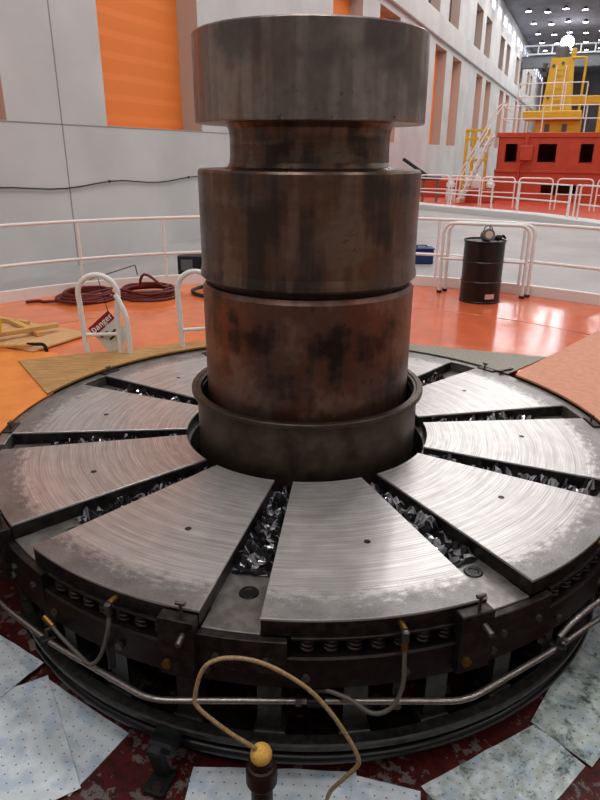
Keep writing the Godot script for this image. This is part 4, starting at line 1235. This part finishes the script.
	var tw := thing("yellow_tower", "yellow tapered exciter tower with grey cap on the red housing", "tower", HP(T, 0.1, 2.88))
	off = -tw.position
	st = mb(); hbox(st, T - 0.2, T + 1.4, -0.75, 1.25, 2.88, 3.48, 0.03); obj("base_body", st, M.yellow, tw).position = off
	st = mb(); hbox(st, T - 0.6, T + 1.9, -1.3, 1.22, 3.48, 3.86, 0.04); obj("platform", st, M.yellow, tw).position = off
	st = mb()
	var b0 := [HP(T, -0.56, 3.86), HP(T, 0.74, 3.86), HP(T + 1.2, 0.74, 3.86), HP(T + 1.2, -0.56, 3.86)]
	var t0 := [HP(T + 0.15, -0.40, 6.08), HP(T + 0.15, 0.55, 6.08), HP(T + 1.0, 0.55, 6.08), HP(T + 1.0, -0.40, 6.08)]
	var ctr := HP(T + 0.6, 0.1, 5)
	for k in 4: flat4(st, b0[k], b0[(k + 1) % 4], t0[(k + 1) % 4], t0[k], (b0[k] + b0[(k + 1) % 4]) / 2 - ctr)
	flat4(st, t0[0], t0[1], t0[2], t0[3], Vector3.UP)
	obj("tapered_shell", st, M.yellow, tw).position = off
	st = mb(); lathe(st, [Vector2(0.29, 6.06), Vector2(0.29, 6.5), Vector2(0.24, 6.57), Vector2(0, 6.57)], 20, 0, 360, HP(T + 0.5, 0.02, 0)); obj("grey_cap", st, M.grey_metal, tw).position = off
	st = mb(); tube(st, fillet([HP(T + 0.1, 0.50, 6.05), HP(T + 0.1, 1.09, 6.05), HP(T + 0.1, 1.07, 3.86)], 0.15), 0.055, 8); obj("bent_pipe", st, M.yellow, tw).position = off
	st = mb(); hbox(st, T + 0.2, T + 0.45, 0.42, 0.62, 6.05, 6.45, 0.02); obj("bracket", st, M.yellow, tw).position = off
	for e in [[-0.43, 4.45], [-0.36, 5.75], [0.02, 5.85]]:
		st = mb(); lathe(st, [Vector2(0.07, 0), Vector2(0.07, 0.03), Vector2(0, 0.03)], 12); var hl := obj("dark_opening_disc", st, M.girder_dark, tw)  # dark disc, stands in for the shade of an open hole
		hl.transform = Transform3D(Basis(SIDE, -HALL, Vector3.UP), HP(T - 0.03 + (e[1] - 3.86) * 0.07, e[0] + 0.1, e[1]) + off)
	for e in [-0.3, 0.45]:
		st = mb(); hbox(st, T - 0.22, T - 0.1, e, e + 0.22, 2.98, 3.3, 0.01); obj("dark_opening_box", st, M.girder_dark, tw).position = off  # dark box, its colour stands in for the shade inside an opening
	st = mb()
	for k in 2: hbox(st, T - 0.4, T - 0.2, -0.9 - k * 0.0, -0.6, 5.45 + k * 0.28, 5.62 + k * 0.28, 0.03)
	st = mb()
	for k in 2:
		lathe(st, [Vector2(0, 0), Vector2(0.09, 0), Vector2(0.13, 0.2), Vector2(0, 0.16)], 12, 0, 360, HP(T + 0.1, -0.62, 5.3 + k * 0.36))
	obj("floodlight", st, M.girder_dark, tw).position = off
	# ladder on the tower
	var ld := thing("tower_ladder", "pale ladder fixed to the front of the yellow tower", "ladder", HP(T - 0.15, 0.1, 3.86))
	off = -ld.position
	for e in [-0.12, 0.28]:
		st = mb(); tube(st, [HP(T - 0.1, e, 3.86), HP(T + 0.04, e, 5.75)], 0.028, 6); obj("stile", st, M.white, ld).position = off
	for k in 7:
		st = mb(); tube(st, [HP(T - 0.09 + k * 0.02, -0.12, 4.05 + k * 0.26), HP(T - 0.09 + k * 0.02, 0.28, 4.05 + k * 0.26)], 0.018, 6); obj("rung", st, M.yellow, ld).position = off
	# railing on the tower's platform
	rl = thing("platform_railing", "pale railing around the platform of the yellow tower", "railing", HP(T, 0, 3.86))
	off = -rl.position
	for h in [5.0, 4.46]:
		st = mb(); tube(st, [HP(T + 1.5, -1.6, h), HP(T - 0.5, -1.6, h), HP(T - 0.5, 1.3, h), HP(T + 1.5, 1.3, h)], 0.026, 6); obj("rail", st, M.white, rl).position = off
	for e in [-1.6, -0.6, 0.4, 1.3]:
		st = mb(); tube(st, [HP(T - 0.5, e, 3.5), HP(T - 0.5, e, 5.0)], 0.026, 6); obj("post", st, M.white, rl).position = off
	st = mb(); hbox(st, T + 1.6, T + 1.9, 0.6, 9.0, 4.25, 4.6, 0.03)
	tag(obj("yellow_beam", st, M.yellow), "yellow beam running right from the tower", "beam")
	st = mb(); hbox(st, T + 1.65, T + 1.85, 1.9, 2.1, 2.86, 4.25, 0.02)
	tag(obj("beam_post", st, M.yellow), "yellow post carrying the beam beside the tower", "post")
	# stairs up to the roof
	var sr := thing("metal_stairs", "pale metal stairs rising to the roof of the red housing", "stairs", HP(24.5, -2.4, 0.05))
	off = -sr.position
	for e in [24.0, 24.9]:
		st = mb(); tube(st, [HP(e, -3.0, 0.1), HP(e, -1.9, 2.75)], 0.05, 6); obj("stringer", st, M.white, sr).position = off
		st = mb(); tube(st, fillet([HP(e, -3.15, 0.1), HP(e, -3.1, 1.1), HP(e, -1.75, 3.75), HP(e, -1.5, 3.9)], 0.1), 0.028, 6); obj("handrail", st, M.white, sr).position = off
	for k in 10:
		var fk := (k + 0.5) / 10
		st = mb(); hbox(st, 24.0, 24.9, lerp(-3.0, -1.9, fk) - 0.12, lerp(-3.0, -1.9, fk) + 0.12, lerp(0.1, 2.75, fk), lerp(0.1, 2.75, fk) + 0.04, 0.005); obj("tread", st, M.white, sr).position = off
	# yellow frame by the stairs
	var yf := thing("yellow_gantry", "yellow gantry of posts standing left of the stairs", "gantry", HP(26, -3.2, 0.05))
	off = -yf.position
	for e in [-3.25, -2.95, -2.35]:
		st = mb(); hbox(st, 26.0, 26.12, e, e + 0.12, 0.05, 3.0, 0.01); obj("post", st, M.yellow, yf).position = off
	for h in [2.9, 2.55, 1.7]:
		st = mb(); hbox(st, 25.98, 26.14, -3.25, -2.23, h, h + 0.1, 0.01); obj("crossbar", st, M.yellow, yf).position = off
	# dark boom by the wall
	var bm := thing("dark_boom", "dark slanting boom on a stand by the wall, right of the shaft", "boom", HP(24.5, -5.2, 0.0))
	off = -bm.position
	st = mb(); bx(st, Transform3D(Basis(SIDE, Vector3.UP, -HALL) * Basis(Vector3.BACK, -0.55), HP(24.5, -5.0, 1.45)), Vector3(1.3, 0.14, 0.14), 0.02); obj("arm", st, M.navy, bm).position = off
	st = mb(); hbox(st, 24.4, 24.8, -4.7, -3.9, 0.95, 1.10, 0.02); obj("carriage", st, M.navy, bm).position = off
	for e in [-4.65, -4.05]:
		st = mb(); hbox(st, 24.5, 24.6, e, e + 0.08, 0.05, 0.96, 0.01); obj("leg", st, M.grey_metal, bm).position = off
	# pale drums and hoses stacked behind the loops
	for k in 4:
		var pb := thing("pale_canister", "pale canister on the red deck behind the loops, " + ["leftmost of four", "second of four", "third of four", "rightmost of four"][k], "canister", HP(26.0 + (k % 2) * 0.5, -3.7 + k * 0.55, 0.05), "canisters behind the loops")
		st = mb(); lathe(st, [Vector2(0, 0), Vector2(0.19, 0), Vector2(0.2, 0.02), Vector2(0.2, 0.7 + 0.12 * (k % 3)), Vector2(0.12, 0.82 + 0.12 * (k % 3)), Vector2(0.06, 0.95 + 0.1 * (k % 3)), Vector2(0, 0.95 + 0.1 * (k % 3))], 14); obj("body", st, M.white, pb)
		st = mb(); lathe(st, [Vector2(0.205, 0.5), Vector2(0.205, 0.56)], 14); obj("band", st, M.grey_metal, pb)
